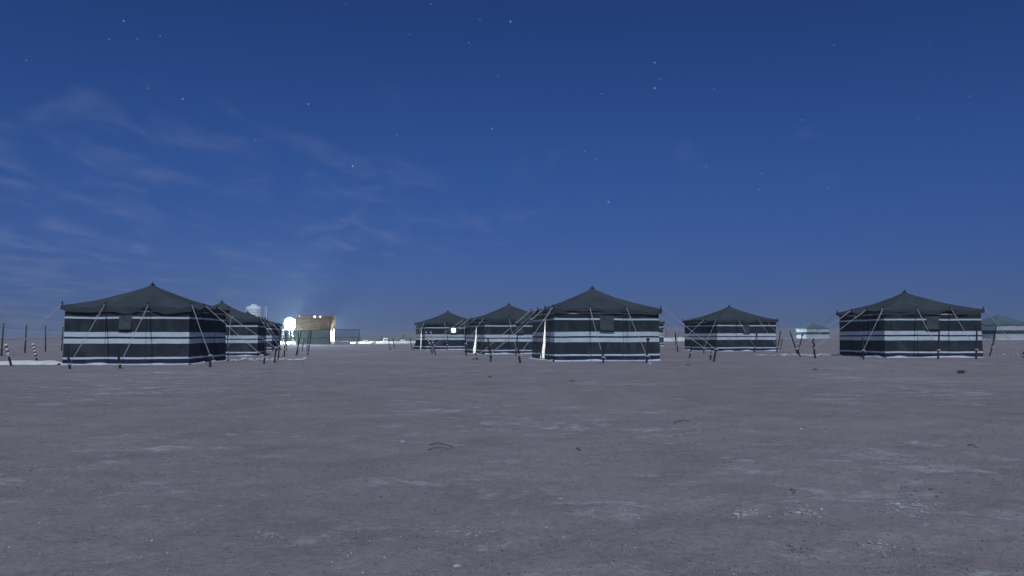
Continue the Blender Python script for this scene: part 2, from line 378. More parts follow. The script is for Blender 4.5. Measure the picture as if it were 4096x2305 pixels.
# ------------------------------------------------------------------ stakes
STAKE_V = {}
def stake(key, base, top, label, r=0.038, mat=None, depth=None, wrap=None, tape=None, knob=False, crook=0.0, sink=0.15):
    g = at_depth(base[0], base[1], depth) if depth else at_ground(*base)
    if depth: g.z = hz(g.x, g.y)
    t = at_depth(top[0], top[1], g.y) - g
    t.y += random.uniform(-0.08, 0.05)
    ln = t.length; d = t.normalized()
    pts = []; rad = []; n = 9
    rr = random.Random(key)
    for i in range(n):
        f = i / (n - 1); p = d * (-sink + (ln + sink) * f)
        w = crook + 0.008
        p += Vector((rr.uniform(-w, w), rr.uniform(-w, w), 0)) * (1 if 0 < i else 0)
        pts.append(p); rad.append(r * (1.0 - 0.18 * f) * rr.uniform(0.9, 1.1))
    mb = MB(); mb.tube(pts, rad, 8)
    root = mb.build('wooden_stake', mat or M_WOOD, None, True); root.location = g
    tag(root, label, 'stake', 'stakes holding the tent ropes')
    def along(f): return d * (ln * f)
    for wf in (wrap if isinstance(wrap, (list, tuple)) else ([wrap] if wrap else [])):
        k = MB(); c = along(wf)
        pr = []
        for q in range(25):
            an = q * 2 * math.pi / 8; pr.append(c + Vector((math.cos(an) * (r + .012), math.sin(an) * (r + .012), -0.03 + q * 0.0025)))
        k.tube(pr, 0.013, 5); k.tube([pr[-1], pr[-1] + Vector((0.05, -0.02, -0.07)), pr[-1] + Vector((0.06, -0.03, -0.16))], 0.010, 5)
        k.build('rope_wrap', M_ROPE, root, True)
    if tape:
        f0, f1, nb = tape
        for q in range(nb):
            a0 = along(f0 + (f1 - f0) * q / nb); a1 = along(f0 + (f1 - f0) * (q + 1) / nb)
            k = MB(); k.tube([a0, a1], r * 1.12 if q % 2 else r * 1.14, 9); k.build('tape_band', M_TAPEW if q % 2 == (nb - 1) % 2 else M_TAPER, root, True)
    if knob:
        k = MB(); k.lathe([(0.001, -0.05), (r * 1.7, -0.03), (r * 1.8, 0.03), (0.001, 0.06)], 8, tuple(along(1.0))); k.build('stake_head', mat or M_WOOD, root, True)
    STAKE_V[key] = g + along(wrap if isinstance(wrap, (int, float)) and wrap else 0.3)
    return root
S = stake
S('a1', (280, 1476), (270, 1386), 'leaning dark stake at the left front corner of the leftmost tent', wrap=0.2, r=0.042)
S('a2', (480, 1474), (474, 1377), 'upright dark stake before the window side of the leftmost tent', wrap=0.16, r=0.042)
S('a3', (841, 1468), (840, 1411), 'short stake at the right front corner of the leftmost tent', wrap=0.8, r=0.042)
S('p1', (44.5, 1464), (27.5, 1376), 'leaning post with worn red and white tape, at the left edge', wrap=0.45, tape=(0.5, 1.0, 5), r=0.04)
S('p2', (149, 1448), (131, 1375), 'leaning post with bright red and white bands left of the leftmost tent', wrap=0.24, tape=(0.3, 1.0, 8), r=0.045)
S('b1', (913, 1430), (911, 1326), 'tall thin stake at the right rear corner of the leftmost tent', wrap=0.2, r=0.03)
S('a4', (1056, 1456), (1066, 1369), 'reddish leaning stake right of the striped tent behind the leftmost', wrap=0.3, mat=M_REDWOOD, r=0.042)
S('a5', (1098, 1451), (1105, 1386), 'short thick stake with a knotted rope, next to the reddish stake', wrap=0.92, r=0.042)
S('b2', (1112, 1441), (1126, 1317), 'tallest leaning stake left of the floodlit tank', wrap=0.45, r=0.036)
S('b3', (1137, 1427), (1143, 1329), 'dark stake just below the floodlit tank, the thicker of the pair', wrap=0.3, r=0.04)
S('c1', (1146, 1405), (1149, 1323), 'thin dark stake just below the floodlit tank, the farther of the pair', wrap=0.3, r=0.036)
S('b4', (1184, 1425), (1207, 1323), 'strongly leaning tall stake before the left end of the green net', wrap=0.4, r=0.034)
S('c2', (1190, 1418), (1194, 1331), 'upright stake crossing the strongly leaning one before the green net', wrap=0.3, r=0.034)
S('c3', (1208, 1405), (1215, 1360), 'shortest stake before the green net', wrap=0.4, r=0.034)
S('c4', (1226, 1402), (1238, 1323), 'farther stake of the leaning pair before the middle of the green net', wrap=0.3, r=0.034)
S('c5', (1230, 1422), (1247, 1328), 'nearer stake of the leaning pair before the middle of the green net', wrap=0.45, r=0.034)
S('d1', (1562, 1401), (1555, 1360), 'crooked stake farthest left of the central tents', wrap=0.4, crook=0.03, r=0.035)
S('d2', (1579, 1395), (1571, 1355), 'thin straight stake beside the crooked one, left of the central tents', wrap=0.45, r=0.035)
S('d3', (1649, 1402), (1641, 1355), 'dark stake by the lit doorway of the smallest central tent', wrap=0.4, knob=True, r=0.036)
S('e1', (1729, 1415), (1704, 1327), 'leaning taped stake before the smallest central tent, left of two', wrap=0.45, tape=(0.45, 1.0, 9), r=0.032)
S('e2', (1742, 1420), (1723, 1327), 'leaning taped stake before the smallest central tent, right of two', wrap=0.4, tape=(0.5, 1.0, 9), r=0.032)
S('e3', (1733, 1412), (1728, 1366), 'short stake between the two leaning taped stakes', wrap=0.4, r=0.034)
S('d4', (1788, 1402), (1791, 1339), 'upright stake below the lit window of the smallest central tent', wrap=0.35, r=0.036)
S('d5', (1866, 1423), (1860, 1336), 'dark stake between the two farther central tents', wrap=0.55, r=0.038)
S('f1', (1909, 1441), (1904, 1411), 'short stub of a stake before the middle central tent', wrap=0.5, r=0.034)
S('f2', (1964, 1447), (1952, 1355), 'tall leaning stake before the corner of the middle central tent', wrap=0.3, r=0.036)
S('f3', (1966, 1432), (1960, 1391), 'short stake just behind the tall leaning one at the middle central tent', wrap=0.4, r=0.034)
S('e4', (2064, 1422), (2070, 1334), 'upright stake below the window of the middle central tent', wrap=0.3, r=0.038)
S('f4', (2081, 1452), (2070, 1376), 'leaning reddish stake left of the biggest central tent', wrap=0.4, mat=M_REDWOOD, r=0.042)
S('f5', (2413, 1452), (2411, 1371), 'dark upright stake before the biggest central tent, below its window', wrap=0.27, r=0.04)
S('f6', (2586, 1451), (2592, 1358), 'dark headed stake at the right front of the biggest central tent', wrap=0.28, knob=True, r=0.042)
S('k1', (2640, 1404), (2637, 1378), 'short stake just right of the biggest central tent', wrap=0.4, r=0.034)
S('k2', (2702, 1381), (2700, 1324), 'thin far stake in the gap right of the biggest central tent', wrap=0.3, r=0.036)
S('g1', (2713, 1409), (2702, 1334), 'crooked leaning stake in the gap right of the biggest central tent', wrap=0.4, crook=0.025, r=0.036)
S('g2', (2758, 1433), (2769, 1361), 'reddish stake left of the mid-right tent', wrap=0.3, mat=M_REDWOOD, r=0.038)
S('g3', (2841, 1440), (2846, 1400), 'short stake wrapped in rope before the mid-right tent', wrap=[0.85, 0.6], r=0.038)
S('g4', (2856, 1447), (2868, 1364), 'tall reddish stake with rope loops before the mid-right tent', wrap=0.6, mat=M_REDWOOD, r=0.042)
STAKE_V['g3'] = STAKE_V['g3'] + Vector((0, 0, 0.2))
S('g5', (2816, 1414), (2812, 1358), 'thin stake against the dark side of the mid-right tent', wrap=0.35, r=0.034)
S('g6', (3017, 1411), (3027, 1324), 'tall stake before the front of the mid-right tent', wrap=0.25, r=0.04)
S('g7', (3107, 1409), (3123, 1324), 'tall leaning stake at the right corner of the mid-right tent', wrap=0.25, r=0.04)
S('g8', (3122, 1399), (3130, 1349), 'short stake right of the mid-right tent', wrap=0.2, r=0.036)
S('h1', (3191, 1419), (3158, 1324), 'strongly left-leaning stake of the crossed group beyond the right tent', wrap=0.25, r=0.038)
S('h2', (3202, 1427), (3188, 1394), 'lowest stake of the crossed group left of the right tent', wrap=0.9, r=0.038)
S('h3', (3192, 1412), (3210, 1341), 'right-leaning stake of the crossed group left of the right tent', wrap=0.3, knob=True, r=0.036)
S('h6', (3194, 1396), (3180, 1312), 'slender taped pole rising behind the crossed stakes', tape=(0.1, 1.0, 10), r=0.022)
S('h4', (3260, 1433), (3253, 1355), 'gnarled crooked stake standing alone left of the right tent', wrap=0.5, crook=0.03, r=0.045)
S('h5', (3454, 1439), (3450, 1351), 'reddish stake before the dark side of the right tent', wrap=0.42, mat=M_REDWOOD, r=0.04)
S('h7', (3752, 1437), (3759, 1298), 'tall dark stake before the window of the right tent', wrap=0.26, r=0.042)
S('h8', (3904, 1437), (3909, 1292), 'tall dark stake at the right front corner of the right tent', wrap=0.26, r=0.042)
S('h9', (3960, 1424), (3984, 1306), 'curved leaning stake right of the right tent', wrap=0.3, crook=0.015, r=0.036)
S('h10', (4092, 1432), (4097, 1408), 'stub of a stake at the right edge', wrap=0.4, r=0.04)

# ------------------------------------------------------------------ tents
EAVE, PEAK, HALF = 2.21, 3.15, 2.28
SIDES = {'front': (Vector((0, -1, 0)), Vector((1, 0, 0))), 'right': (Vector((1, 0, 0)), Vector((0, 1, 0))),
         'back': (Vector((0, 1, 0)), Vector((-1, 0, 0))), 'left': (Vector((-1, 0, 0)), Vector((0, -1, 0)))}
def tent(key, name, label, q, ropes, seed, half=HALF, wall=None, roof=None, door=False, lit=0.0, window=True, lit_window=False, glow_gap=False, detail=True, eave=EAVE, peak=PEAK, doorflap=False):
    rr = random.Random(seed)
    cx, cyy, th, zb = q
    root = empty(name, (cx, cyy, zb), th); tag(root, label, 'tent', 'striped canvas tents of the camp' if wall is None else 'pale far tents with one green band')
    wm = wall or M_WALL; rm = roof or M_ROOF
    W = Matrix.Translation((cx, cyy, zb)) @ Matrix.Rotation(th, 4, 'Z'); Wi = W.inverted()
    e = half + 0.12; peak += rr.uniform(-0.05, 0.05); eave += rr.uniform(-0.03, 0.02); ax, ay = rr.uniform(-.05, .05), rr.uniform(-.05, .05)
    # roof cloth
    ns, nrad = 30, 22; pole_sag = [rr.choice((0.04, 0.07, 0.10, 0.16)) for _ in range(12)]; cdrop = [rr.uniform(0.0, 0.05) for _ in range(4)]
    per = []
    for si, (nm, (nv, tv)) in enumerate(SIDES.items()):
        for j in range(ns):
            u = j / ns * 2 - 1
            seg = min(int((u + 1) / 2 * 3), 2); lu = ((u + 1) / 2 * 3) % 1.0
            sag = pole_sag[si * 3 + seg] * math.sin(math.pi * lu) ** 1.3
            cd = cdrop[si] * max(0, -u) ** 4 + cdrop[(si + 1) % 4] * max(0, u) ** 4
            inw = 0.03 * math.sin(math.pi * lu)
            p = nv * (e - inw) + tv * (u * e)
            per.append((p.x, p.y, eave - sag - cd, sag))
    n = len(per); v = []; f = []
    for i in range(nrad + 1):
        t = 0.028 + (1 - 0.028) * i / nrad
        for k, (x, y, z, sg) in enumerate(per):
            ru = math.hypot(x, y) / e
            lin = (1 - t)
            c = (lin + 0.035 * math.exp(-(t / 0.05) ** 2))
            zz = z * t ** 1.25 + eave * (1 - t ** 1.25) + (peak - eave) * c - 0.125 * math.sin(math.pi * t) ** 0.9 * (1.0 - 0.55 * (ru - 1))
            zz += (0.05 * float(vnoise(x * t * 1.1 + seed * 9.1, y * t * 1.1)) + 0.02 * float(vnoise(x * t * 3.3 + seed * 2.1, y * t * 3.3))) * math.sin(math.pi * t)
            rnd = 1 - 0.10 * (ru - 1) * (1 - t)          # hips rounded towards the peak
            v.append((x * t * rnd + ax * (1 - t), y * t * rnd + ay * (1 - t), zz))
    for i in range(nrad):
        for k in range(n): f.append((i*n+k, (i+1)*n+k, (i+1)*n+(k+1)%n, i*n+(k+1)%n))
    f.append(tuple(range(n)))
    roof_o = mesh_obj('roof', v, f, rm, root, True)
    capm = MB(); capm.lathe([(0.001, 0.055), (0.03, 0.05), (0.075, 0.02), (0.10, -0.025)], 10, (ax, ay, peak + 0.02)); capm.build('roof_cap', M_SEAM, roof_o, True)
    # valance hanging from the eave
    edge = v[nrad * n:]; vv = list(edge); f = []
    dr = [0.15 + 0.11 * float(vnoise(k * 0.21 + seed * 3, 1.0)) + 0.02 * math.sin(k * 0.9) for k in range(n)]
    for lev in (0.5, 1.0):
        for k, p in enumerate(edge):
            s = 1 - 0.008 * lev - 0.014 * lev * float(vnoise(k * 0.5, seed * 2.0))
            vv.append((p[0] * s, p[1] * s, p[2] - dr[k] * lev))
    for i in range(2):
        for k in range(n): f.append((i*n+k, (i+1)*n+k, (i+1)*n+(k+1)%n, i*n+(k+1)%n))
    mesh_obj('valance', vv, f, rm, root, True)
    # walls
    nu, nz = 42, 18; ztop = eave - 0.10
    for si, (nm, (nv, tv)) in enumerate(SIDES.items()):
        v = []; f = []; so = seed * 5.3 + si * 31
        def bulge(u, z):
            env = (1 - u ** 8)
            return (0.030 * float(vnoise(u * 2.2 + so, z * 0.5)) + 0.030 * float(vnoise(u * 7 + so, z * 1.1 + 4)) + 0.022 * float(vnoise(u * 11 + z * 3 + so, z * 1.5 - u * 3)) * (1.3 - z / ztop) + 0.05 * (1 - z / ztop) ** 4 * (1 + float(vnoise(u * 5 + so, 2)))) * (0.3 + 0.7 * env) - 0.02 * math.sin(math.pi * z / ztop) * env
        def wp(u, z, off=0.0):
            return nv * (half + bulge(u, z) + off) + tv * (u * half * (1 + 0.012 * (1 - z / ztop) ** 2)) + Vector((0, 0, z))
        for i in range(nz + 1):
            for j in range(nu + 1):
                u = j / nu * 2 - 1; z = ztop * i / nz
                p = wp(u, z); z2 = z + 0.012 * float(vnoise(u * 3 + so, 7)) * (1 if 0 < i < nz else 0)
                p.z = z2 - (0.02 if i == 0 else 0)
                v.append(p)
        d0, d1, dtop = -0.14, 0.20, 1.78      # triangular door slit on the left wall
        if door and nm == 'left':
            keep = []
            # columns are snapped to the slit edges
            du = {}
            jl = min(range(nu + 1), key=lambda j: abs(j / nu * 2 - 1 - d0)); jr = min(range(nu + 1), key=lambda j: abs(j / nu * 2 - 1 - d1))
            for i in range(nz + 1):
                z = ztop * i / nz; k = max(0.0, 1 - z / dtop)
                uc = d1 - 0.03
                for j in range(jl, jr + 1):
                    ff = (j - jl) / (jr - jl)
                    if i * ztop / nz < dtop:
                        # collapse: columns left of the slit spread, slit itself from uc-(..)k to uc
                        u0 = uc - (uc - d0) * k
                        p = wp(d0 - 0.0 + (u0 - d0) * 1.0 if j == jl else uc if j == jr else u0 + (uc - u0) * ff, z)
                        v[i * (nu + 1) + j] = p
            for i in range(nz):
                for j in range(nu):
                    if jl <= j < jr and ztop * (i + 0.5) / nz < dtop: continue
                    f.append((i*(nu+1)+j, i*(nu+1)+j+1, (i+1)*(nu+1)+j+1, (i+1)*(nu+1)+j))
        else:
            for i in range(nz):
                for j in range(nu): f.append((i*(nu+1)+j, i*(nu+1)+j+1, (i+1)*(nu+1)+j+1, (i+1)*(nu+1)+j))
        wo_ = mesh_obj('wall', v, f, wm, root, True)
        if detail and nm != 'back':
            for us in (-0.333 + rr.uniform(-.03, .03), 0.333 + rr.uniform(-.03, .03)):
                if door and nm == 'left': us = -0.55 if us < 0 else 0.6
                k = MB(); pts = [wp(us + 0.01 * float(vnoise(z_ * 2 + so, 1)), z_, 0.004) for z_ in np.linspace(0.0, ztop, 14)]
                k.tube(pts, 0.007, 5); k.build('seam', M_SEAM if wall is None else wm, wo_, True)
        # white ground sheet poking out along the foot of the wall
        if nm != 'back':
            v = []; f = []; nn = 60
            for j in range(nn + 1):
                u = j / nn * 2 - 1
                o = 0.05 + max(0, 0.30 * float(vnoise(u * 2.6 + so, 11.0)) + 0.16 * float(vnoise(u * 9 + so, 13.0)))
                up = max(0, 0.12 * float(vnoise(u * 3.3 + so, 19.0)) + 0.02)
                a = wp(u, 0.0, -0.03); b_ = wp(u, 0.0, o * 0.6); c_ = wp(u, 0.0, o)
                ez = lambda P: hz(*(W @ Vector((P.x, P.y, 0)))[:2]) - zb
                a.z = max(ez(a), 0) + 0.03; b_.z = ez(b_) + 0.022 + up; c_.z = ez(c_) + 0.006
                v += [a, b_, c_]
            for j in range(nn):
                for k in range(2): f.append((j*3+k, j*3+k+1, (j+1)*3+k+1, (j+1)*3+k))
            mesh_obj('ground_sheet', v, f, M_SHEET, root, True)
        if nm == 'front' and window:
            w0, w1, zt, zb_ = -0.14 + rr.uniform(-.03, .03), 0.11 + rr.uniform(-.03, .02), 1.89, 1.26 + rr.uniform(-.03, .05)
            k = MB(); g = 6; vv = []; ff = []
            for i in range(g + 1):
                for j in range(g + 1):
                    u = w0 + (w1 - w0) * j / g; z = zt + (zb_ - zt) * i / g
                    off = 0.02 + 0.05 * (i / g) ** 2 + 0.015 * float(vnoise(j * .6 + seed, i * .6))
                    vv.append(wp(u + (0.01 * i / g if j == 0 else -0.012 * i / g if j == g else 0), z, off))
            for i in range(g):
                for j in range(g): ff.append((i*(g+1)+j+1, i*(g+1)+j, (i+1)*(g+1)+j, (i+1)*(g+1)+j+1))
            wc = mesh_obj('window_cover', vv, ff, M_COVER, wo_, True)
            k = MB(); k.tube([wp(w0 - 0.005, zb_, 0.075), wp((w0+w1)/2, zb_ - 0.01, 0.085), wp(w1 + 0.005, zb_, 0.075)], 0.018, 6); k.build('cover_roll', M_SEAM, wo_, True)
            if lit_window:
                k = MB(); um = (w0 + w1) / 2; hw = 0.078
                P = [wp(um - hw, 1.36, 0.10), wp(um + hw, 1.36, 0.10), wp(um + hw, 1.73, 0.10), wp(um - hw, 1.73, 0.10)]
                cc = sum(P, Vector()) / 4; ring = []
                for aa in range(20):       # rounded square pane
                    an = aa / 20 * 2 * math.pi; ca, sa = math.cos(an), math.sin(an)
                    x_ = abs(ca) ** 0.4 * (1 if ca > 0 else -1); y_ = abs(sa) ** 0.4 * (1 if sa > 0 else -1)
                    ring.append(cc + (P[1] - P[0]) * 0.5 * x_ + (P[3] - P[0]) * 0.5 * y_)
                back = [p - nv * 0.03 for p in ring]; m2 = len(ring)
                k.add(ring + back, [tuple(range(m2))] + [(i, i + m2, (i + 1) % m2 + m2, (i + 1) % m2) for i in range(m2)])
                wl = k.build('window_pane', M_WINGLOW, wo_); wl['label'] = 'brightly lit square window'
                k = MB(); r2 = [cc + (p - cc) * 1.12 - nv * 0.012 for p in ring]; k.tube(r2 + [r2[0]], 0.016, 5); k.build('window_frame', M_SEAM, wo_, True)
    # poles: twelve round the eave, one in the middle
    pole = {}
    for si, (nm, (nv, tv)) in enumerate(SIDES.items()):
        for j, u in enumerate((-1, -0.333, 0.333)):
            p = nv * (half + 0.07) + tv * (u * (half + 0.07))
            pole[(nm, j)] = p
            k = MB(); zt = eave + rr.uniform(0.05, 0.09)
            k.tube([p * 0.93 + Vector((0, 0, 0.0)), p * 0.93 + Vector((0, 0, eave - 0.25)), p + Vector((0, 0, eave - .04)), p + Vector((0, 0, zt))], 0.022, 6)
            k.lathe([(0.001, 0.045), (0.03, 0.035), (0.032, 0.0), (0.024, -0.03)], 6, (p.x, p.y, zt))
            if detail: k.build('tent_pole', M_POLE, root, True)
    k = MB(); k.tube([(0, 0, 0), (ax, ay, peak), (ax + 0.004, ay, peak + 0.15)], [0.035, 0.03, 0.014], 8); k.build('centre_pole', M_POLE, root, True)
    names = {'FL': ('front', 0), 'F1': ('front', 1), 'F2': ('front', 2), 'FR': ('right', 0), 'R1': ('right', 1), 'R2': ('right', 2),
             'RB': ('back', 0), 'B1': ('back', 1), 'B2': ('back', 2), 'LB': ('left', 0), 'L2': ('left', 1), 'L1': ('left', 2)}
    for pn, sk in ropes:
        p0 = pole[names[pn]] + Vector((0, 0, eave + 0.02)); p0 = p0 * 1.0
        p1 = Wi @ (STAKE_V[sk] if isinstance(sk, str) else sk)
        k = MB(); out = (p0 - Vector((0, 0, p0.z))).normalized(); p0 = p0 + out * 0.05
        ln = (p1 - p0).length; pts = [p0.lerp(p1, t) - Vector((0, 0, 0.012 * ln * math.sin(math.pi * t) * 0.5)) for t in np.linspace(0, 1, 9)]
        k.tube(pts, 0.0095, 5)
        kn = p0.lerp(p1, rr.uniform(0.2, 0.3)); up = Vector((0.03, 0.0, -0.035))
        k.tube([p0 + up * 0.6, kn + up, kn], 0.0075, 5)
        k.lathe([(0.001, 0.04), (0.028, 0.02), (0.028, -0.02), (0.001, -0.04)], 6, tuple(kn))
        k.build('guy_rope', M_ROPE, root, True)
    if door:
        lw = half - 0.10; k = MB(); z1 = eave - 0.12
        for (nx, ny) in ((1, 0), (0, 1), (0, -1)):
            a_ = Vector((nx * lw - ny * lw, ny * lw + nx * lw, 0)); b_ = Vector((nx * lw + ny * lw, ny * lw - nx * lw, 0))
            k.add([a_ + Vector((0, 0, .03)), b_ + Vector((0, 0, .03)), b_ + Vector((0, 0, z1)), a_ + Vector((0, 0, z1))], [(0, 1, 2, 3)])
        li = k.build('inner_lining', M_LINING, root); li['label'] = 'white inner lining with thin coloured stripes seen through the door slit'
        k = MB(); k.box(-lw, lw, -lw, lw, 0.012, 0.03); k.build('floor_mat', M_FLOORMAT, root)
    if doorflap:
        nv, tv = SIDES['left']; vv = []; ff = []; g = 8
        for i in range(g + 1):
            for j in range(g + 1):
                a_ = i / g; s = j / g
                top = nv * (half + 0.03) + tv * (0.16 * half) + Vector((0, 0, 1.7))
                b0 = nv * (half + 0.06) + tv * (0.17 * half) + Vector((0, 0, 0.02)); b1 = nv * (half + 0.5) + tv * (-0.22 * half) + Vector((0, 0, 0.03))
                bot = b0.lerp(b1, s); p = top.lerp(bot, 0.08 + 0.92 * a_)
                p += nv * 0.05 * math.sin(s * 7) * a_
                vv.append(p)
        for i in range(g):
            for j in range(g): ff.append((i*(g+1)+j, i*(g+1)+j+1, (i+1)*(g+1)+j+1, (i+1)*(g+1)+j))
        df = mesh_obj('door_flap', vv, ff, M_WALL, root, True); df['label'] = 'door flap folded outwards'
    if lit:  # assumed unseen bulb, inferred from the bright door slit
        k = MB(); k.lathe([(0.001, -0.07), (0.045, -0.05), (0.05, 0.0), (0.02, 0.05), (0.015, 0.08)], 10, (0.25, 0.1, 1.9)); k.build('assumed_bulb', M_BULBS, root, True)
        ld = bpy.data.lights.new('assumed_bulb_light', 'POINT'); ld.energy = lit; ld.color = (0.95, 1.0, 0.98); ld.shadow_soft_size = 0.06
        lo = bpy.data.objects.new('assumed_bulb_light', ld); C.objects.link(lo); lo.parent = root; lo.location = (0.25, 0.1, 1.75)
    return root

def gnd(x, y): return Vector((x, y, hz(x, y) + 0.25))
TQ = {'A': (-14.552, 32.193, 0.056, 0.0), 'B': (-17.283, 47.643, 0.198, -0.097), 'C': (-21.575, 65.138, 0.143, -0.066), 'D': (-5.305, 66.03, 0.288, 0.015),
      'E': (-0.215, 51.479, 0.324, -0.04), 'F': (3.613, 35.849, 0.175, 0.03), 'G': (15.409, 56.685, 0.277, 0.06), 'H': (19.241, 38.938, 0.041, 0.085), 'K': (11.45, 76.0, 0.15, 0.22)}
tent('A', 'striped_tent', 'leftmost big dark tent with white stripes and a loose window cover', TQ['A'],
     [('FL', 'p1'), ('LB', 'p2'), ('F1', 'a1'), ('F2', 'a2'), ('FR', 'a3'), ('R1', 'a4'), ('R2', 'a5'), ('L2', at_ground(-60, 1440) + Vector((0, 0, .3)))], 1)
tent('B', 'striped_tent', 'dark striped tent partly hidden behind the leftmost tent', TQ['B'], [('F2', 'b1'), ('FR', 'b2'), ('R1', 'b3'), ('R2', 'b4')], 2)
tent('C', 'striped_tent', 'farthest left striped tent, in front of the white ribbed tank', TQ['C'], [('FR', 'c1'), ('R1', 'c3'), ('R2', 'c4'), ('RB', 'c2')], 3)
tent('D', 'striped_tent', 'smallest central striped tent with a brightly lit window', TQ['D'], [('FL', 'd3'), ('L1', 'd2'), ('LB', 'd1'), ('F1', 'd4'), ('F2', 'd5')], 4, door=True, lit=520, lit_window=True, doorflap=True)
tent('E', 'striped_tent', 'middle central striped tent with a bright door slit', TQ['E'], [('LB', 'e1'), ('L2', 'e2'), ('L1', 'e3'), ('FL', 'd5'), ('F1', 'e4')], 5, door=True, lit=520)
tent('F', 'striped_tent', 'biggest central striped tent, nearest the middle, with a bright door slit', TQ['F'],
     [('FL', 'f4'), ('L1', 'f2'), ('L2', 'f3'), ('LB', 'f1'), ('F1', 'f5'), ('F2', 'f6'), ('FR', 'g4'), ('R1', 'g3'), ('R2', 'g2')], 6, door=True, lit=520)
tent('G', 'striped_tent', 'striped tent right of the middle, its left side in shade', TQ['G'], [('LB', 'k2'), ('L1', 'g1'), ('FL', 'g5'), ('F1', 'g6'), ('F2', 'g7'), ('FR', 'g8'), ('R1', 'h1')], 7)
tent('H', 'striped_tent', 'big striped tent at the right with a dark shaded left side', TQ['H'],
     [('FL', 'h5'), ('L1', 'h4'), ('L2', 'h2'), ('LB', 'h3'), ('F1', 'h7'), ('F2', 'h8'), ('FR', 'h10'), ('R1', 'h9')], 8)
tent('K', 'striped_tent', 'striped tent almost wholly hidden behind the biggest central tent', TQ['K'], [('FR', 'k1'), ('R1', 'k2')], 9)
pI = at_depth(3250, 1353, 168.5); pJ = at_depth(3996, 1357, 114)
tent('I', 'pale_tent', 'small far white tent with one green band, its left side lit bright', (pI.x, 168.5, 0.10, hz(pI.x, 168.5)), [], 10, half=2.45, wall=M_WALLPALE, roof=M_ROOFPALE, window=False, eave=2.2, peak=3.35)
tent('J', 'pale_tent', 'far white tent with a green band cut by the right edge', (pJ.x, 114, 0.16, hz(pJ.x, 114)), [], 11, half=3.4, wall=M_WALLPALE, roof=M_ROOFPALE, window=False, eave=2.2, peak=3.55)

# ------------------------------------------------------------------ wire fence far left and beyond
M_FPOST = noisy('fence_post_wood', (0.05, 0.045, 0.03), (0.13, 0.115, 0.06), 8, 0.85, 4, 0.4, 0.01, (5, 5, 1))
M_WIRE = noisy('fence_wire', (0.04, 0.04, 0.045), (0.07, 0.07, 0.075), 20, 0.6, 2, 0)
def wire_fence(tops, label, h=1.85, r=0.05, wires=(0.35, 0.95, 1.6), wr=0.008):
    root = empty('wire_fence', tops[0]); tag(root, label, 'fence'); o0 = Vector(tops[0])
    rr = random.Random(5)
    for p in tops:
        q = Vector(p) - o0; k = MB(); ln = Vector((rr.uniform(-.06, .06), rr.uniform(-.05, .05), h))
        k.tube([q - Vector((0, 0, .2)), q + ln * 0.5, q + ln], [r, r * .95, r * .85], 7); k.build('fence_post', M_FPOST, root, True)
    for w in wires:
        k = MB()
        for a_, b_ in zip(tops[:-1], tops[1:]):
            A_, B_ = Vector(a_) - o0, Vector(b_) - o0
            k.tube([A_ + Vector((0, 0, w)), A_.lerp(B_, .5) + Vector((0, 0, w - .05)), B_ + Vector((0, 0, w))], wr, 4, False)
        k.build('fence_wire', M_WIRE, root)
fl = [at_ground(*p) for p in ((-150, 1440), (5, 1424), (99, 1412), (182, 1407), (246, 1403.5))]
wire_fence(fl, 'wire fence on wooden posts behind the left of the leftmost tent')
ff_ = []
for u, d in ((1440, 205), (1524, 210), (1612, 216), (1700, 222)):
    p = at_depth(u, 1354, d); p.z = hz(p.x, d); ff_.append(p)
wire_fence(ff_, 'far wire fence beyond the lit sand bank, left of the central tents', 1.95, 0.07, (0.7, 1.3), 0.018)
ff_ = []
for u, d in ((2590, 178), (2666, 178), (2790, 178), (2900, 178)):
    p = at_depth(u, 1350, d); p.z = hz(p.x, d); ff_.append(p)
wire_fence(ff_, 'far wire fence beyond the pale bank right of the biggest central tent', 1.9, 0.06, (0.7, 1.3), 0.016)

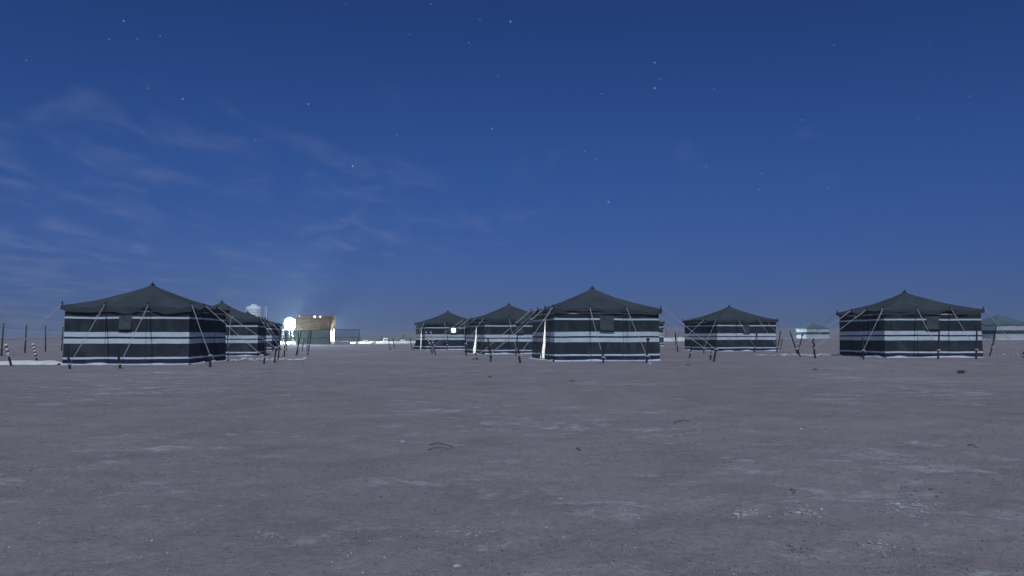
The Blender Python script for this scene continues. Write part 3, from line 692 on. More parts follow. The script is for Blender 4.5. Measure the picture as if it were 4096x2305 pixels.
# ------------------------------------------------------------------ water tanks, assumed lamps, reed hut, netted yard
M_TANK = noisy('white_tank_plastic', (0.62, 0.66, 0.70), (0.74, 0.77, 0.80), 3, 0.5, 4, 0)
M_STEEL = noisy('grey_steel', (0.20, 0.21, 0.22), (0.34, 0.35, 0.36), 10, 0.55, 4, 0.2, 0.005)
def tank_tower(name, x, y, z0, rad, h, label, leg=0.06):
    g = hz(x, y); root = empty(name, (x, y, g)); tag(root, label, 'water tank')
    z0 -= g
    prof = [(0.001, z0), (rad * 0.97, z0)]
    nr = 7
    for i in range(nr):
        a_ = z0 + h * 0.80 * i / nr; b_ = z0 + h * 0.80 * (i + 1) / nr
        prof += [(rad, a_ + 0.03), (rad, b_ - 0.06), (rad * 0.965, b_ - 0.03), (rad * 0.965, b_)]
    prof += [(rad * 0.98, z0 + h * 0.82), (rad * 0.85, z0 + h * 0.87), (rad * 0.34, z0 + h * 0.94), (rad * 0.33, z0 + h * 0.96)]
    k = MB(); k.lathe(prof, 32); k.build('tank_body', M_TANK, root, True)
    k = MB(); k.lathe([(rad * 0.33, z0 + h * 0.955), (rad * 0.36, z0 + h * 0.96), (rad * 0.36, z0 + h * 0.99), (rad * 0.2, z0 + h), (0.001, z0 + h)], 20); k.build('tank_lid', M_TANK, root, True)
    k = MB(); e = rad * 0.95; k.box(-e, e, -e, e, z0 - 0.09, z0 - 0.003); k.build('platform', M_STEEL, root)
    for sx in (-1, 1):
        for sy in (-1, 1):
            k = MB(); k.tube([(sx * e * 1.02, sy * e * 1.02, -0.1), (sx * e * .92, sy * e * .92, z0 - 0.09)], leg, 6); k.build('leg', M_STEEL, root)
    for a_, b_ in (((-1, -1), (1, -1)), ((1, -1), (1, 1)), ((1, 1), (-1, 1)), ((-1, 1), (-1, -1))):
        k = MB(); k.tube([(a_[0] * e, a_[1] * e, 0.35), (b_[0] * e * .95, b_[1] * e * .95, z0 - 0.35)], leg * .6, 5)
        k.tube([(a_[0] * e, a_[1] * e, 0.4), (b_[0] * e, b_[1] * e, 0.4)], leg * .6, 5); k.build('brace', M_STEEL, root)
    return root
YT = 128.2
pt = at_depth(1158, 1320, YT); ptt = at_depth(1158, 1271, YT)
tank_tower('water_tank', pt.x, YT, pt.z, 0.92, ptt.z - pt.z, 'floodlit white water tank on steel legs')
p2 = at_depth(1014, 1300, 170); p2t = at_depth(1014, 1217, 170)
tank_tower('water_tank', p2.x, 170, p2.z, 1.66, p2t.z - p2.z, 'big ribbed white water tank rising behind the left tents')
k = MB(); pa = at_depth(1060, 1282, 168); pb = at_depth(1062, 1225, 168)
for dx in (0.0, 0.3): k.tube([(dx, 0, -0.2), (dx, 0, pb.z - hz(pa.x, 168))], 0.045, 6)
po = k.build('standpipe', noisy('pale_pipe', (0.5, 0.5, 0.5), (0.62, 0.62, 0.62), 8, 0.5, 2, 0), None, True); po.location = (pa.x, 168, hz(pa.x, 168)); tag(po, 'pair of thin pale pipes standing right of the big ribbed tank', 'pipe')

LAMPCOL = (0.64, 0.86, 1.0)
def assumed_floodlight(x, y, z, aim, energy, label, spot=None, bare=False):  # builds an assumed lamp: mast, housing and light added to brighten its surroundings
    g = hz(x, y); root = empty('assumed_floodlight', (x, y, g)); tag(root, label, 'assumed_floodlight')
    k = MB(); k.tube([(0, 0, -0.2), (0, 0, z - g - 0.1)], 0.04, 7); k.build('mast', M_STEEL, root, True)
    d = Vector(aim).normalized(); s = d.cross(Vector((0, 0, 1))).normalized(); u = s.cross(d); c = Vector((0, 0, z - g))
    k = MB(); P = []
    for q, w in ((-0.10, 0.17), (0.0, 0.26)):
        for a_, b_ in ((-1, -1), (1, -1), (1, 1), (-1, 1)): P.append(c + d * q + s * a_ * w + u * b_ * w * 0.75)
    k.add(P, [(3, 2, 1, 0), (0, 1, 5, 4), (1, 2, 6, 5), (2, 3, 7, 6), (3, 0, 4, 7)]); k.build('lamp_housing', M_STEEL, root)
    k = MB(); k.add([c + d * 0.003 + s * a_ * 0.25 + u * b_ * 0.185 for a_, b_ in ((-1, -1), (1, -1), (1, 1), (-1, 1))], [(0, 1, 2, 3)]); k.build('lamp_glass', M_BULB, root)
    ld = bpy.data.lights.new('assumed_lamp', 'POINT' if bare else 'SPOT'); ld.energy = energy; ld.color = LAMPCOL; ld.shadow_soft_size = 0.18
    if not bare: ld.spot_size = math.radians(spot or 170); ld.spot_blend = 0.35
    lo = bpy.data.objects.new('assumed_lamp', ld); C.objects.link(lo); lo.parent = root; lo.location = c + d * (0.22 if bare else 0.08)
    lo.rotation_euler = d.to_track_quat('-Z', 'Y').to_euler()
pl = at_depth(1141, 1300, 123.2)
assumed_floodlight(pl.x - 0.1, 125.8, 3.35, (-0.19, 0.98, -0.02), 160000, 'assumed lamp on a mast aimed at the white tank', 52)  # lamp assumed from the brightness of the tank
assumed_floodlight(pl.x + 0.35, 125.9, 2.6, (0.06, -0.99, 0.05), 46000, 'assumed bare lamp on a low mast, added for the glow before the white tank', bare=True)  # added to make the halo in the haze round the tank

def mat_reed():
    mt, t, b = mat_base('dry_reed_screen'); co = coords(t, (9, 9, 1.2))
    n = nd(t, 'ShaderNodeTexNoise', Scale=3.0, Detail=6, Roughness=0.7); t.links.new(co, n.inputs[0])
    n2 = nd(t, 'ShaderNodeTexNoise', Scale=1.2, Detail=4); t.links.new(coords(t, (0.6, 0.6, 5)), n2.inputs[0])
    c = ramp(t, n.outputs[0], [(0.3, (0.17, 0.115, 0.075)), (0.7, (0.40, 0.285, 0.195))])
    c = mixc(t, 0.7, c, ramp(t, n2.outputs[0], [(0.3, (0.7, 0.7, 0.7)), (0.7, (1.2, 1.2, 1.2))]), 'MULTIPLY')
    t.links.new(c, b.inputs['Base Color']); bump(t, b, n.outputs[0], 0.6, 0.03); return mt
M_REED = mat_reed()
def reed_hut():
    y0 = 124.2; a_ = at_depth(1184, 1263, y0); b_ = at_depth(1317, 1263, y0); g = -0.06
    w = b_.x - a_.x; top = a_.z - g; dep = 4.5
    root = empty('reed_hut', ((a_.x + b_.x) / 2, y0 + dep / 2, g)); tag(root, 'tall flat-topped reed hut beside the floodlit tank', 'hut')
    hw, hd = w / 2, dep / 2; rr = random.Random(3)
    for nm, (nv, tv, hn, ht) in {'f': (Vector((0,-1,0)), Vector((1,0,0)), hd, hw), 'b': (Vector((0,1,0)), Vector((-1,0,0)), hd, hw), 'l': (Vector((-1,0,0)), Vector((0,-1,0)), hw, hd), 'r': (Vector((1,0,0)), Vector((0,1,0)), hw, hd)}.items():
        k = MB(); n = int(2 * ht / 0.085)
        for i in range(n):
            u = -ht + 2 * ht * (i + 0.5) / n; z1 = top + rr.uniform(-0.12, 0.10); off = hn + rr.uniform(-0.015, 0.015)
            c = nv * off + tv * u; a2 = tv * 0.046; d2 = nv * 0.03
            tip = Vector((rr.uniform(-.02, .02), rr.uniform(-.02, .02), 0))
            P = [c - a2 + d2 * 0, c + d2, c + a2 + d2 * 0, c - d2]
            k.add(P + [p * 1 + Vector((0, 0, z1)) + tip for p in P], [(0, 1, 5, 4), (1, 2, 6, 5), (2, 3, 7, 6), (3, 0, 4, 7), (4, 5, 6, 7)])
        wo2 = k.build('reed_wall', M_REED, root); wo2['kind'] = 'stuff'
        for zz_ in (0.9, 2.5, top - 0.45):
            k = MB(); k.tube([nv * (hn + 0.045) - tv * ht + Vector((0, 0, zz_)), nv * (hn + 0.045) + tv * ht + Vector((0, 0, zz_))], 0.022, 5); k.build('batten', M_FPOST, root)
    k = MB(); k.box(-hw + .05, hw - .05, -hd + .05, hd - .05, top - 0.5, top - 0.38); k.build('roof', M_REED, root)
    for u, v_, r_ in ((1259, 1267.5, 0.125), (1281, 1267, 0.085)):
        p = at_depth(u, v_, y0 - 0.12); q = Vector((p.x - root.location.x, p.y - root.location.y, p.z - g))
        k = MB(); k.lathe([(0.001, -r_), (r_ * .7, -r_ * .7), (r_, 0), (r_ * .7, r_ * .7), (0.001, r_)], 12, tuple(q)); bo = k.build('bulb', M_BULBS, root, True)
        k = MB(); k.tube([q + Vector((0, 0.0, r_ * .8)), q + Vector((0, 0.06, r_ + .08)), q + Vector((0, 0.3, r_ + .05))], 0.015, 5); k.build('bulb_bracket', M_STEEL, bo)
    return root
hut = reed_hut()

def mat_net(name, c0, c1, alpha):
    mt, t, b = mat_base(name); co = coords(t)
    n = nd(t, 'ShaderNodeTexNoise', Scale=1.6, Detail=5); t.links.new(co, n.inputs[0])
    t.links.new(ramp(t, n.outputs[0], [(0.3, c0), (0.7, c1)]), b.inputs['Base Color'])
    b.inputs['Alpha'].default_value = alpha; return mt
M_NET = mat_net('green_shade_net', (0.10, 0.145, 0.13), (0.15, 0.20, 0.18), 0.90)
M_NETDARK = mat_net('dark_shade_net', (0.035, 0.06, 0.075), (0.06, 0.09, 0.10), 0.42)
def net_fence():
    y0 = 122.0; us = [1128, 1164, 1240, 1317, 1340, 1436]
    base = [at_depth(u, 1376, y0) for u in us]
    for p in base: p.z = hz(p.x, y0)
    root = empty('net_fence', base[0]); tag(root, 'green shade net fence on thin posts round the yard', 'fence'); o0 = base[0].copy()
    tops = [at_depth(u, v_, y0).z for u, v_ in zip(us, (1323, 1322, 1321, 1317.5, 1317, 1318))]
    for p, tz in zip(base, tops):
        q = p - o0; k = MB(); k.tube([q - Vector((0, 0, .2)), Vector((q.x, q.y, tz - o0.z + 0.04))], 0.05, 7); k.build('fence_post', M_POLE, root, True)
    for i, mt in enumerate((M_NET, M_NET, M_NET, None, M_NETDARK)):
        a_, b_ = base[i] - o0, base[i + 1] - o0; ta, tb = tops[i] - o0.z, tops[i + 1] - o0.z
        k = MB(); k.tube([Vector((a_.x, 0, ta)), Vector(((a_.x + b_.x) / 2, 0, (ta + tb) / 2 - 0.06)), Vector((b_.x, 0, tb))], 0.035, 5); k.build('top_wire', M_POLE, root, True)
        if mt is None: continue
        n = 16; v = []; f = []
        for r_ in range(9):
            for j in range(n + 1):
                t = j / n; x = a_.x + (b_.x - a_.x) * t; zt = ta + (tb - ta) * t - 0.06 * math.sin(math.pi * t); z0 = a_.z + (b_.z - a_.z) * t
                v.append((x, 0.05 * float(vnoise(x * 1.2, r_ * .6)) - 0.03, z0 - .02 + (zt - z0) * r_ / 8))
        for r_ in range(8):
            for j in range(n): f.append((r_*(n+1)+j, r_*(n+1)+j+1, (r_+1)*(n+1)+j+1, (r_+1)*(n+1)+j))
        mesh_obj('net_panel', v, f, mt, root, True)
        k = MB(); zm = 0.45; k.tube([Vector((a_.x, -.06, a_.z + (ta - a_.z) * zm)), Vector((b_.x, -.06, b_.z + (tb - b_.z) * zm))], 0.02, 5); k.build('mid_wire', M_POLE, root)
    p = at_depth(1428, 1370, y0 + .6); k = MB(); v = []; f = []
    for i in range(13):
        for j in range(5):
            z = 2.15 * (1 - i / 12); w = 0.28 + 0.16 * (1 - abs(i - 6) / 6) * -0.5 + (0.1 if i < 2 else 0)
            v.append((p.x - o0.x + (j / 4 - .5) * w, 0.6 + 0.04 * math.sin(j * 2.2 + i * .3), z))
    for i in range(12):
        for j in range(4): f.append((i*5+j, i*5+j+1, (i+1)*5+j+1, (i+1)*5+j))
    mesh_obj('net_curtain', v, f, noisy('pale_teal_cloth', (0.22, 0.45, 0.45), (0.30, 0.55, 0.55), 5), root, True)
net_fence()

M_WHITEWALL = noisy('whitewashed_board', (0.66, 0.68, 0.62), (0.78, 0.80, 0.74), 2, 0.8)
yw = 125.4; a_ = at_depth(1317.5, 1317, yw); b_ = at_depth(1336.5, 1368, yw)
k = MB(); hh = a_.z - hz(a_.x, yw); wv = b_.x - a_.x
k.box(0, wv, 0, 0.12, -0.1, hh); wb = k.build('white_screen', M_WHITEWALL); wb.location = (a_.x, yw, hz(a_.x, yw)); tag(wb, 'bright white upright screen at the right end of the reed hut', 'screen')
ys = 124.2; a_ = at_depth(1322, 1372, ys); b_ = at_depth(1397, 1372, ys); g = hz(a_.x, ys)
root = empty('low_platform', ((a_.x + b_.x) / 2, ys, g)); tag(root, 'low pale platform behind the dark net', 'platform'); w = (b_.x - a_.x) / 2
k = MB(); k.box(-w, w, -0.7, 0.7, 0.0, 0.26); k.build('platform_base', M_WHITEWALL, root)
k = MB(); k.box(-w - .03, w + .03, -0.73, 0.73, 0.262, 0.31); k.build('platform_top', M_TANK, root)
def cushion(u, v_, y, rx, rz, name, label, cat, mat):
    p = at_depth(u, v_, y); g_ = hz(p.x, y); mb = MB(); n = 18; v = []; f = []
    for i in range(9):
        ph = math.pi * i / 8
        for j in range(n):
            a2 = 2 * math.pi * j / n; rrr = (abs(math.sin(ph)) ** 0.8) * (1 + 0.10 * float(vnoise(j * .7 + u, i * .5)))
            v.append((rx * rrr * math.cos(a2), rx * .7 * rrr * math.sin(a2), rz * math.cos(ph)))
    for i in range(8):
        for j in range(n): f.append((i*n+j, (i+1)*n+j, (i+1)*n+(j+1)%n, i*n+(j+1)%n))
    o = mesh_obj(name, v, f, mat, None, True); o.location = (p.x, y, p.z); tag(o, label, cat); return o
cushion(1379, 1368, ys, 0.78, 0.17, 'cushion', 'white flattened cushion lying on the low platform', 'cushion', M_TAPEW)
cushion(1343.5, 1364, ys - .1, 0.17, 0.15, 'cushion', 'small round yellowish cushion at the left of the low platform', 'cushion', noisy('cream_cloth', (0.5, 0.48, 0.36), (0.62, 0.6, 0.46), 5))
mnd = at_depth(1491, 1371, 127.2); bm_ = cushion(1491, 1370, 127.2, 0.52, 0.22, 'sand_pile', 'small bright heap on the lit sand bank', 'heap', M_LAMPLIT_SAND)

def shrub(p, h, label, name='potted_shrub', n=90, spread=0.22):
    root = empty(name, p); tag(root, label, 'shrub'); rr = random.Random(9)
    k = MB(); k.tube([(0, 0, -.05), (0.02, 0, h * .5), (-0.01, 0.02, h * .8)], [0.02, 0.015, 0.008], 5); k.build('stem', M_FPOST, root)
    k = MB()
    for i in range(n):
        c = Vector((rr.gauss(0, spread * .5), rr.gauss(0, spread * .5), h * rr.uniform(.42, 1.0))); d = Vector((rr.uniform(-1, 1), rr.uniform(-1, 1), rr.uniform(-.3, 1))).normalized() * 0.09
        s = d.cross(Vector((rr.uniform(-1, 1), rr.uniform(-1, 1), 1))).normalized() * 0.028
        k.add([c - d, c + s, c + d, c - s], [(0, 1, 2, 3)])
    o = k.build('foliage', noisy('shrub_leaf', (0.07, 0.13, 0.03), (0.16, 0.24, 0.06), 8, 0.6, 2, 0), root); o['kind'] = 'stuff'
sp = at_depth(1413, 1374, 124.6); sp.z = hz(sp.x, 124.6); shrub(sp, 1.0, 'small green leafy shrub behind the dark net')

M_LIGHTWOOD = noisy('pale_furniture_wood', (0.36, 0.32, 0.26), (0.50, 0.45, 0.36), 9)
def furniture(u0, u1, vt, y, label, chair=False, vb=None):
    a_ = at_depth(u0, vt, y); b_ = at_depth(u1, vt, y); g_ = hz(a_.x, y) + 0.12; w = b_.x - a_.x; h = max(a_.z - g_, .4); d = 0.55; t = 0.03
    root = empty('garden_chair' if chair else 'small_table', (a_.x, y, g_ - .12)); tag(root, label, 'chair' if chair else 'table', 'pale furniture on the lit bank')
    sh = h * (0.5 if chair else 1)
    for x in (t, w - t):
        for yy in (t, d - t):
            k = MB(); k.box(x - t, x + t, yy - t, yy + t, -.1, (h if chair and yy > .2 else sh) + .12 - .05); k.build('leg', M_LIGHTWOOD, root)
    k = MB(); k.box(-.02, w + .02, -.02, d + .02, sh + .12 - .047, sh + .12); k.build('seat' if chair else 'table_top', M_LIGHTWOOD, root)
    if chair:
        k = MB(); k.box(2 * t + .004, w - 2 * t - .004, d - 2 * t, d - t, h + .12 - .16, h + .12 - .06); k.build('back_rail', M_LIGHTWOOD, root)
    else:
        k = MB(); k.box(2 * t + .004, w - 2 * t - .004, t, 2 * t, h * .72 + .12 - .03, h * .72 + .12 + .03); k.build('apron', M_LIGHTWOOD, root)
furniture(1453.5, 1470, 1361, 130, 'small pale table right of the dark net, the left one')
furniture(1532, 1548.5, 1352.5, 135, 'pale open-backed chair on the lit bank', chair=True)
furniture(1602.5, 1618.5, 1359.5, 141, 'small pale table nearest the smallest central tent')

pw = at_depth(1330, 1318, 124.45)
assumed_floodlight(pw.x, 124.45, 2.0, (0.55, 0.80, -0.25), 2500, 'small lamp added at the corner of the netted yard to light the white screen', 140)  # added to brighten the screen and the yard behind the net
# second lamp, assumed and added unseen behind the hut's right corner: lights the bank, the white screen and the far pale tent
ph = at_depth(1308, 1300, 132.5)
assumed_floodlight(ph.x, 132.5, 3.1, (0.97, -0.10, -0.12), 30000, 'assumed lamp mast added hidden behind the reed hut', 120)
pq = at_depth(2992, 1300, 172)
assumed_floodlight(pq.x, 172, hz(pq.x, 172) + 2.6, (0.96, -0.24, -0.10), 7500, 'assumed unseen lamp added to light the left side of the small far pale tent', 150)  # unseen lamp added here, assumed from the tent's bright left side

# ------------------------------------------------------------------ stones, twigs, scrub
def rock_mesh(name, seed, mat):
    rr = random.Random(seed); v = []; f = []; n = 7
    rings = ((0.0, 0.55), (0.28, 1.0), (0.62, 0.85), (0.92, 0.45))
    for z, r_ in rings:
        for k in range(n):
            a2 = 2 * math.pi * (k + rr.uniform(-.25, .25)) / n; q = r_ * rr.uniform(.7, 1.15)
            v.append((q * math.cos(a2), q * .8 * math.sin(a2), z + rr.uniform(-.1, .1) - .15))
    v.append((0, 0, 0.95))
    for i in range(3):
        for k in range(n): f.append((i*n+k, i*n+(k+1)%n, (i+1)*n+(k+1)%n, (i+1)*n+k))
    for k in range(n): f.append((3*n+k, 3*n+(k+1)%n, 4*n))
    me = bpy.data.meshes.new(name); me.from_pydata(v, [], f); me.update(); me.materials.append(mat); return me
ROCKS = [rock_mesh('stone', s, M_STONE) for s in range(5)]; DROCKS = [rock_mesh('clod', s + 50, M_DSTONE) for s in range(4)]
def stone(u, v_, s, label, cat='stone', name='stone', dark=False, flat=0.6, group=None, i=0):
    g_ = at_ground(u, v_); o = bpy.data.objects.new(name, (DROCKS if dark else ROCKS)[i % 4]); C.objects.link(o)
    o.location = g_; o.scale = (s, s, s * flat); o.rotation_euler = (0, 0, i * 1.7); tag(o, label, cat, group); return o
stone(1827, 2268, 0.020, 'small round pale stone at the bottom, left of centre')
stone(2945, 2062, 0.028, 'knobbly pale lump among crumbs in the right foreground', i=1)
stone(3192, 2052, 0.024, 'pale flat lump in the right foreground, right of the knobbly one', flat=.4, i=2)
stone(3285, 2038, 0.016, 'small pale stone between two crusty patches in the right foreground', i=3)
stone(3590, 2018, 0.026, 'crusty greyish lump in the far right foreground', flat=.5, i=4)
stone(3205, 1718, 0.025, 'bright white pebble alone in the right middle ground', i=2)
stone(2240, 1996, 0.022, 'pale crust fragment in the centre foreground', flat=.35, i=1)
stone(1610, 1768, 0.035, 'pale flat stone left of the long twig', flat=.4, i=3)
stone(2598, 1458, 0.11, 'grey stone before the right front stake of the biggest central tent', flat=.7, i=1)
stone(3260, 1480, 0.11, 'dark stone on the sand left of the right tent', dark=True, flat=.5)
stone(2755, 1462, 0.12, 'dark clod on the sand before the mid-right tent', dark=True, flat=.5, i=1)
stone(2290, 1524, 0.09, 'dark flat stone before the biggest central tent', dark=True, flat=.35, i=2)
stone(1895, 1438, 0.14, 'dark low clod beside the stub stake before the middle central tent', dark=True, flat=.5, i=3)
rr = random.Random(21)
for i in range(26):
    u = 935 + i * 11.5 + rr.uniform(-6, 6)
    if 1165 < u < 1180: continue
    stone(u, 1443 - (u - 935) * .012 + rr.uniform(-3, 3), rr.uniform(.07, .19), 'pale stone in the broken row right of the leftmost tent', i=i, flat=rr.uniform(.4, .7), group='row of pale stones right of the leftmost tent')
for i in range(34):
    u = 3125 + i * 5.6 + rr.uniform(-5, 5)
    stone(u, 1422 + rr.uniform(-3, 3), rr.uniform(.06, .17), 'pale stone in the broken row left of the right tent', i=i, flat=rr.uniform(.35, .7), group='row of pale stones left of the right tent')
for i in range(12):
    u = 3020 + i * 9 + rr.uniform(-5, 5)
    stone(u, 1423 + rr.uniform(-2, 2), rr.uniform(.05, .13), 'pale stone in the short row right of the mid-right tent', i=i, flat=rr.uniform(.35, .6), group='row of pale stones by the mid-right tent')
for i in range(6):
    stone(3980 + i * 18, 1420 + rr.uniform(-2, 2), rr.uniform(.06, .13), 'pale stone in the row right of the right tent', i=i, group='row of pale stones right of the right tent')

M_TWIG = noisy('dry_twig', (0.05, 0.04, 0.037), (0.11, 0.09, 0.08), 20)
def twig(pxs, r, label):
    P = [at_ground(*p) for p in pxs]; o0 = P[0].copy(); mb = MB()
    mb.tube([p - o0 + Vector((0, 0, r * 1.2 + (0.012 if 0 < i < len(P) - 1 else 0))) for i, p in enumerate(P)], [r * (1 - .5 * i / len(P)) for i in range(len(P))], 6)
    o = mb.build('dry_twig', M_TWIG, None, True); o.location = o0; tag(o, label, 'twig')
twig([(1720, 1781), (1750, 1779), (1785, 1786), (1808, 1793), (1806, 1797)], 0.0045, 'long bent dry twig in the middle ground, the farther of two')
twig([(1712, 1803), (1735, 1797), (1765, 1796), (1800, 1801)], 0.003, 'thin dry twig lying just below the long bent twig')
twig([(2308, 1795), (2314, 1800), (2320, 1806)], 0.0045, 'short dark twig in the centre middle ground')
twig([(2697, 1694), (2712, 1690), (2725, 1690)], 0.0045, 'short dark stick right of centre in the middle ground')
twig([(2715, 1684), (2735, 1686), (2758, 1689)], 0.003, 'thin faint stick beside the short dark stick')
twig([(3163, 1960), (3172, 1968), (3182, 1972), (3170, 1978)], 0.003, 'hooked thin twig in the right foreground')
twig([(3870, 1783), (3890, 1786), (3905, 1792)], 0.0045, 'curved twig near the right edge')
def scrub(u, v_, s, label, n=70):
    g_ = at_ground(u, v_); mb = MB(); r2 = random.Random(int(u))
    for i in range(n):
        a2 = r2.uniform(0, 6.28); c = Vector((r2.gauss(0, .3), r2.gauss(0, .3), 0)) * s; e_ = c + Vector((math.cos(a2) * r2.uniform(.2, .8), math.sin(a2) * r2.uniform(.2, .8), r2.uniform(.15, .75))) * s
        mb.tube([c, c.lerp(e_, .5) + Vector((0, 0, .08 * s)), e_], [.03 * s, .022 * s, .01 * s], 4, False)
    o = mb.build('dry_scrub', M_TWIG); o.location = g_; tag(o, label, 'scrub')
scrub(3845, 1494, 0.15, 'small dark tuft of dry scrub on the sand below the right tent')
scrub(1960, 1510, 0.07, 'tiny dry tuft on the sand before the middle central tent', 30)

# pebbles and crumbs scattered over the near ground: far too many to count
def pebbles(name, label, n, mat, smin, smax, seed, rmin=3.0, rmax=26.0, clump=True):
    g = np.random.default_rng(seed)
    k = 6 * n
    r = rmin * (rmax / rmin) ** g.random(k); a_ = np.radians(g.uniform(-42, 42, k)); x = r * np.sin(a_); y = r * np.cos(a_)
    den = 0.22 + 1.6 * np.clip(fbm(x * 0.8 + seed, y * 0.8, 3) + 0.05, 0, 1)
    if clump:
        sel = np.nonzero(g.random(k) < den)[0][:n]
        x, y, r = x[sel], y[sel], r[sel]
    else: x, y, r = x[:n], y[:n], r[:n]
    n = len(x); s = smin + (smax - smin) * g.random(n) ** 3.5
    s = s * (0.7 + 0.03 * r)
    z = height(x, y)
    base = np.array([(1, 0, 0), (0.2, 0.9, 0.1), (-0.9, 0.3, 0), (-0.3, -0.9, 0.05), (0.1, 0.05, 0.9), (0, 0, -0.5)])
    tri = np.array([(0, 1, 4), (1, 2, 4), (2, 3, 4), (3, 0, 4), (1, 0, 5), (2, 1, 5), (3, 2, 5), (0, 3, 5)])
    th = g.uniform(0, 6.28, n); jit = g.uniform(.65, 1.35, (n, 6, 3)); V = base[None] * jit
    c, sn = np.cos(th)[:, None], np.sin(th)[:, None]
    vx = V[..., 0] * c - V[..., 1] * sn; vy = V[..., 0] * sn + V[..., 1] * c
    P = np.stack([x[:, None] + vx * s[:, None], y[:, None] + vy * s[:, None], z[:, None] + V[..., 2] * s[:, None] * .8], -1).reshape(-1, 3)
    F = (tri[None] + (np.arange(n) * 6)[:, None, None]).reshape(-1, 3)
    me = bpy.data.meshes.new(name); me.vertices.add(len(P)); me.vertices.foreach_set('co', P.ravel())
    me.loops.add(F.size); me.loops.foreach_set('vertex_index', F.ravel().astype(np.int32))
    me.polygons.add(len(F)); me.polygons.foreach_set('loop_start', (np.arange(len(F)) * 3).astype(np.int32))
    me.update(calc_edges=True); me.materials.append(mat)
    o = bpy.data.objects.new(name, me); C.objects.link(o); o['kind'] = 'stuff'; tag(o, label, 'pebbles')
M_GRIT = noisy('sand_crumb', (0.20, 0.165, 0.15), (0.36, 0.31, 0.28), 40, 0.95, 3, 0)
pebbles('sand_crumbs', 'sand coloured crumbs strewn over the near ground', 50000, M_GRIT, 0.002, 0.012, 1)
pebbles('dark_pebbles', 'dark pebbles strewn over the near ground', 7000, M_DSTONE, 0.002, 0.010, 2)
pebbles('pale_pebbles', 'pale pebbles and gypsum crumbs strewn over the near ground', 1500, M_STONE, 0.002, 0.011, 3)

def crumbs(u, v_, n, su, sv, smax, label, dark=False):
    rr2 = random.Random(int(u) + n); k = MB()
    for i in range(n):
        g_ = at_ground(u + rr2.gauss(0, su), v_ + rr2.gauss(0, sv)); s_ = smax * (0.25 + 0.75 * rr2.random() ** 2.5); a2 = rr2.uniform(0, 6.28)
        me = (DROCKS if dark else ROCKS)[i % 4]
        c_, n_ = math.cos(a2), math.sin(a2); fl = rr2.uniform(.35, .8)
        k.add([(g_.x + s_ * (p.co.x * c_ - p.co.y * n_), g_.y + s_ * (p.co.x * n_ + p.co.y * c_), g_.z + s_ * fl * p.co.z) for p in me.vertices], [tuple(q.vertices) for q in me.polygons])
    o = k.build('crust_crumbs', M_DSTONE if dark else M_CRUST); o['kind'] = 'stuff'; o['label'] = label
M_CRUST = noisy('sandy_crust', (0.26, 0.23, 0.215), (0.44, 0.42, 0.40), 30, 0.95, 4, 0.5, 0.01)
crumbs(2985, 2056, 70, 34, 9, 0.020, 'pale crust crumbs round the knobbly lump in the right foreground')
crumbs(3215, 2046, 80, 38, 14, 0.018, 'pale crust crumbs round the flat lump in the right foreground')
crumbs(3640, 2026, 90, 60, 11, 0.020, 'grey crust crumbs in the far right foreground')
crumbs(2500, 2066, 60, 30, 10, 0.013, 'pale crust crumbs in the centre right foreground')
crumbs(1850, 2130, 60, 50, 16, 0.012, 'fine pale crumbs left of centre in the foreground')
crumbs(1075, 2145, 50, 30, 9, 0.014, 'pale crumbs in the left foreground')
crumbs(3530, 2190, 60, 60, 14, 0.014, 'pale crumbs in the lower right foreground')
crumbs(3180, 2205, 26, 24, 8, 0.016, 'brownish clods in the lower right foreground', True)
crumbs(3700, 1960, 30, 60, 12, 0.015, 'dark clods near the right edge', True)
crumbs(1600, 1985, 40, 120, 20, 0.010, 'dark clods left of centre in the foreground', True)

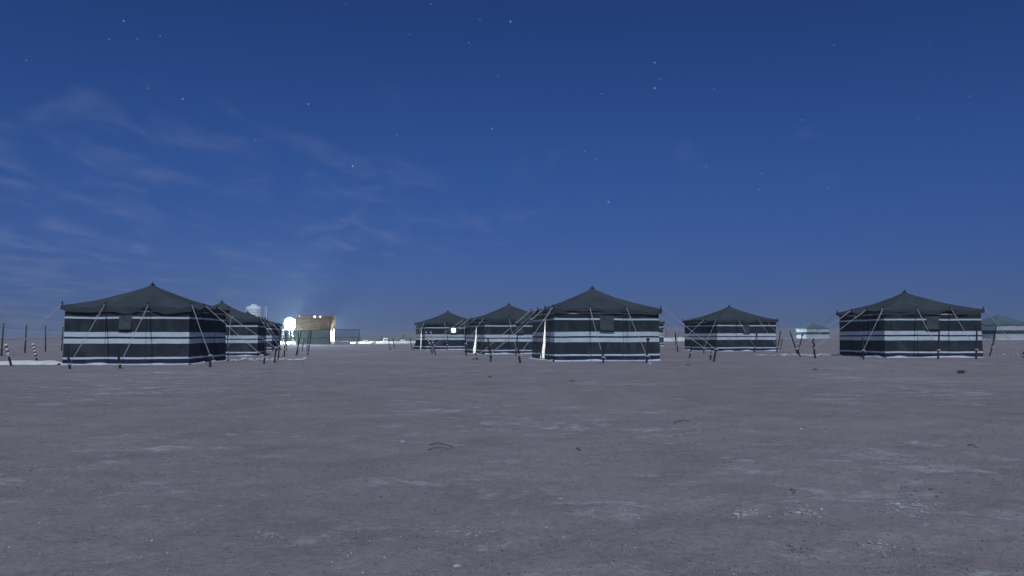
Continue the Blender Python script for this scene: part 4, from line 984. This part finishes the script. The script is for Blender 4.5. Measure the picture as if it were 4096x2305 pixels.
# ------------------------------------------------------------------ stars
SS = 4096 / 2576
M_STAR = [emit('star_bright', (0.95, 0.97, 1.0), 1.1), emit('star_faint', (0.75, 0.85, 1.0), 0.55)]
star_me = []
for mi, rad in ((0, 2.7), (1, 2.0)):
    mb = MB(); mb.lathe([(0.001, -1), (.7, -.7), (1, 0), (.7, .7), (0.001, 1)], 8); mb.v = [(a * rad, b * rad, c * rad) for a, b, c in mb.v]
    o = mb.build('star', M_STAR[mi], None, True); star_me.append(o.data); bpy.data.objects.remove(o)
for mt in M_STAR:
    try: mt.cycles.emission_sampling = 'NONE'
    except Exception: pass
BRIGHT = [(460, 249, 'bright star above the left cloud wisps, left of the brightest pair'), (776, 262, 'bright star in the left sky above the cloud wisps'), (1284, 55, 'bright star near the top centre'), (1647, 158, 'upper star of the vertical pair right of centre'), (1647, 222, 'lower star of the vertical pair right of centre'),
          (1531, 508, 'lowest bright star, above the biggest central tent'), (1238, 324, 'bright star in the middle of the sky, left of centre'), (887, 418, 'star just above the middle cloud wisps'), (311, 53, 'highest star of the upper left group')]
FAINT = [(275, 99), (345, 98), (403, 91), (66, 152), (374, 222), (871, 9), (1084, 11), (1253, 191), (999, 340), (1660, 199), (1514, 237), (1796, 225), (1470, 381), (1776, 420), (1916, 437), (2018, 302), (1909, 478), (2098, 114), (2312, 296), (1207, 49), (1030, 86), (1180, 108), (1743, 746), (2338, 112), (2440, 243), (642, 353), (2085, 475), (1500, 400)]
for lst, me, lab in ((BRIGHT, star_me[0], None), ([(a, b, 'faint white star in the deep blue sky') for a, b in FAINT], star_me[1], 'faint')):
    for (u, v_, lb) in lst:
        d = ray(u * SS, v_ * SS).normalized(); o = bpy.data.objects.new('star', me); C.objects.link(o); o.location = Vector((0, 0, CAMH)) + d * 6000
        tag(o, lb, 'star', 'faint stars' if lab else 'bright stars')

# ------------------------------------------------------------------ thin haze low over the plain
mt = bpy.data.materials.new('thin_haze'); mt.use_nodes = True; t = mt.node_tree; t.nodes.clear()
pv_ = t.nodes.new('ShaderNodeVolumePrincipled'); pv_.inputs['Color'].default_value = (0.74, 0.85, 1.0, 1); pv_.inputs['Density'].default_value = 0.00042; pv_.inputs['Anisotropy'].default_value = 0.0
ou = t.nodes.new('ShaderNodeOutputMaterial'); t.links.new(pv_.outputs[0], ou.inputs['Volume'])
mt.cycles.volume_sampling = 'EQUIANGULAR'
k = MB(); k.box(-2500, 2500, -2500, 2500, -2.0, 16.0); hb = k.build('haze', mt); hb['kind'] = 'stuff'; hb['label'] = 'thin pale haze over the plain'
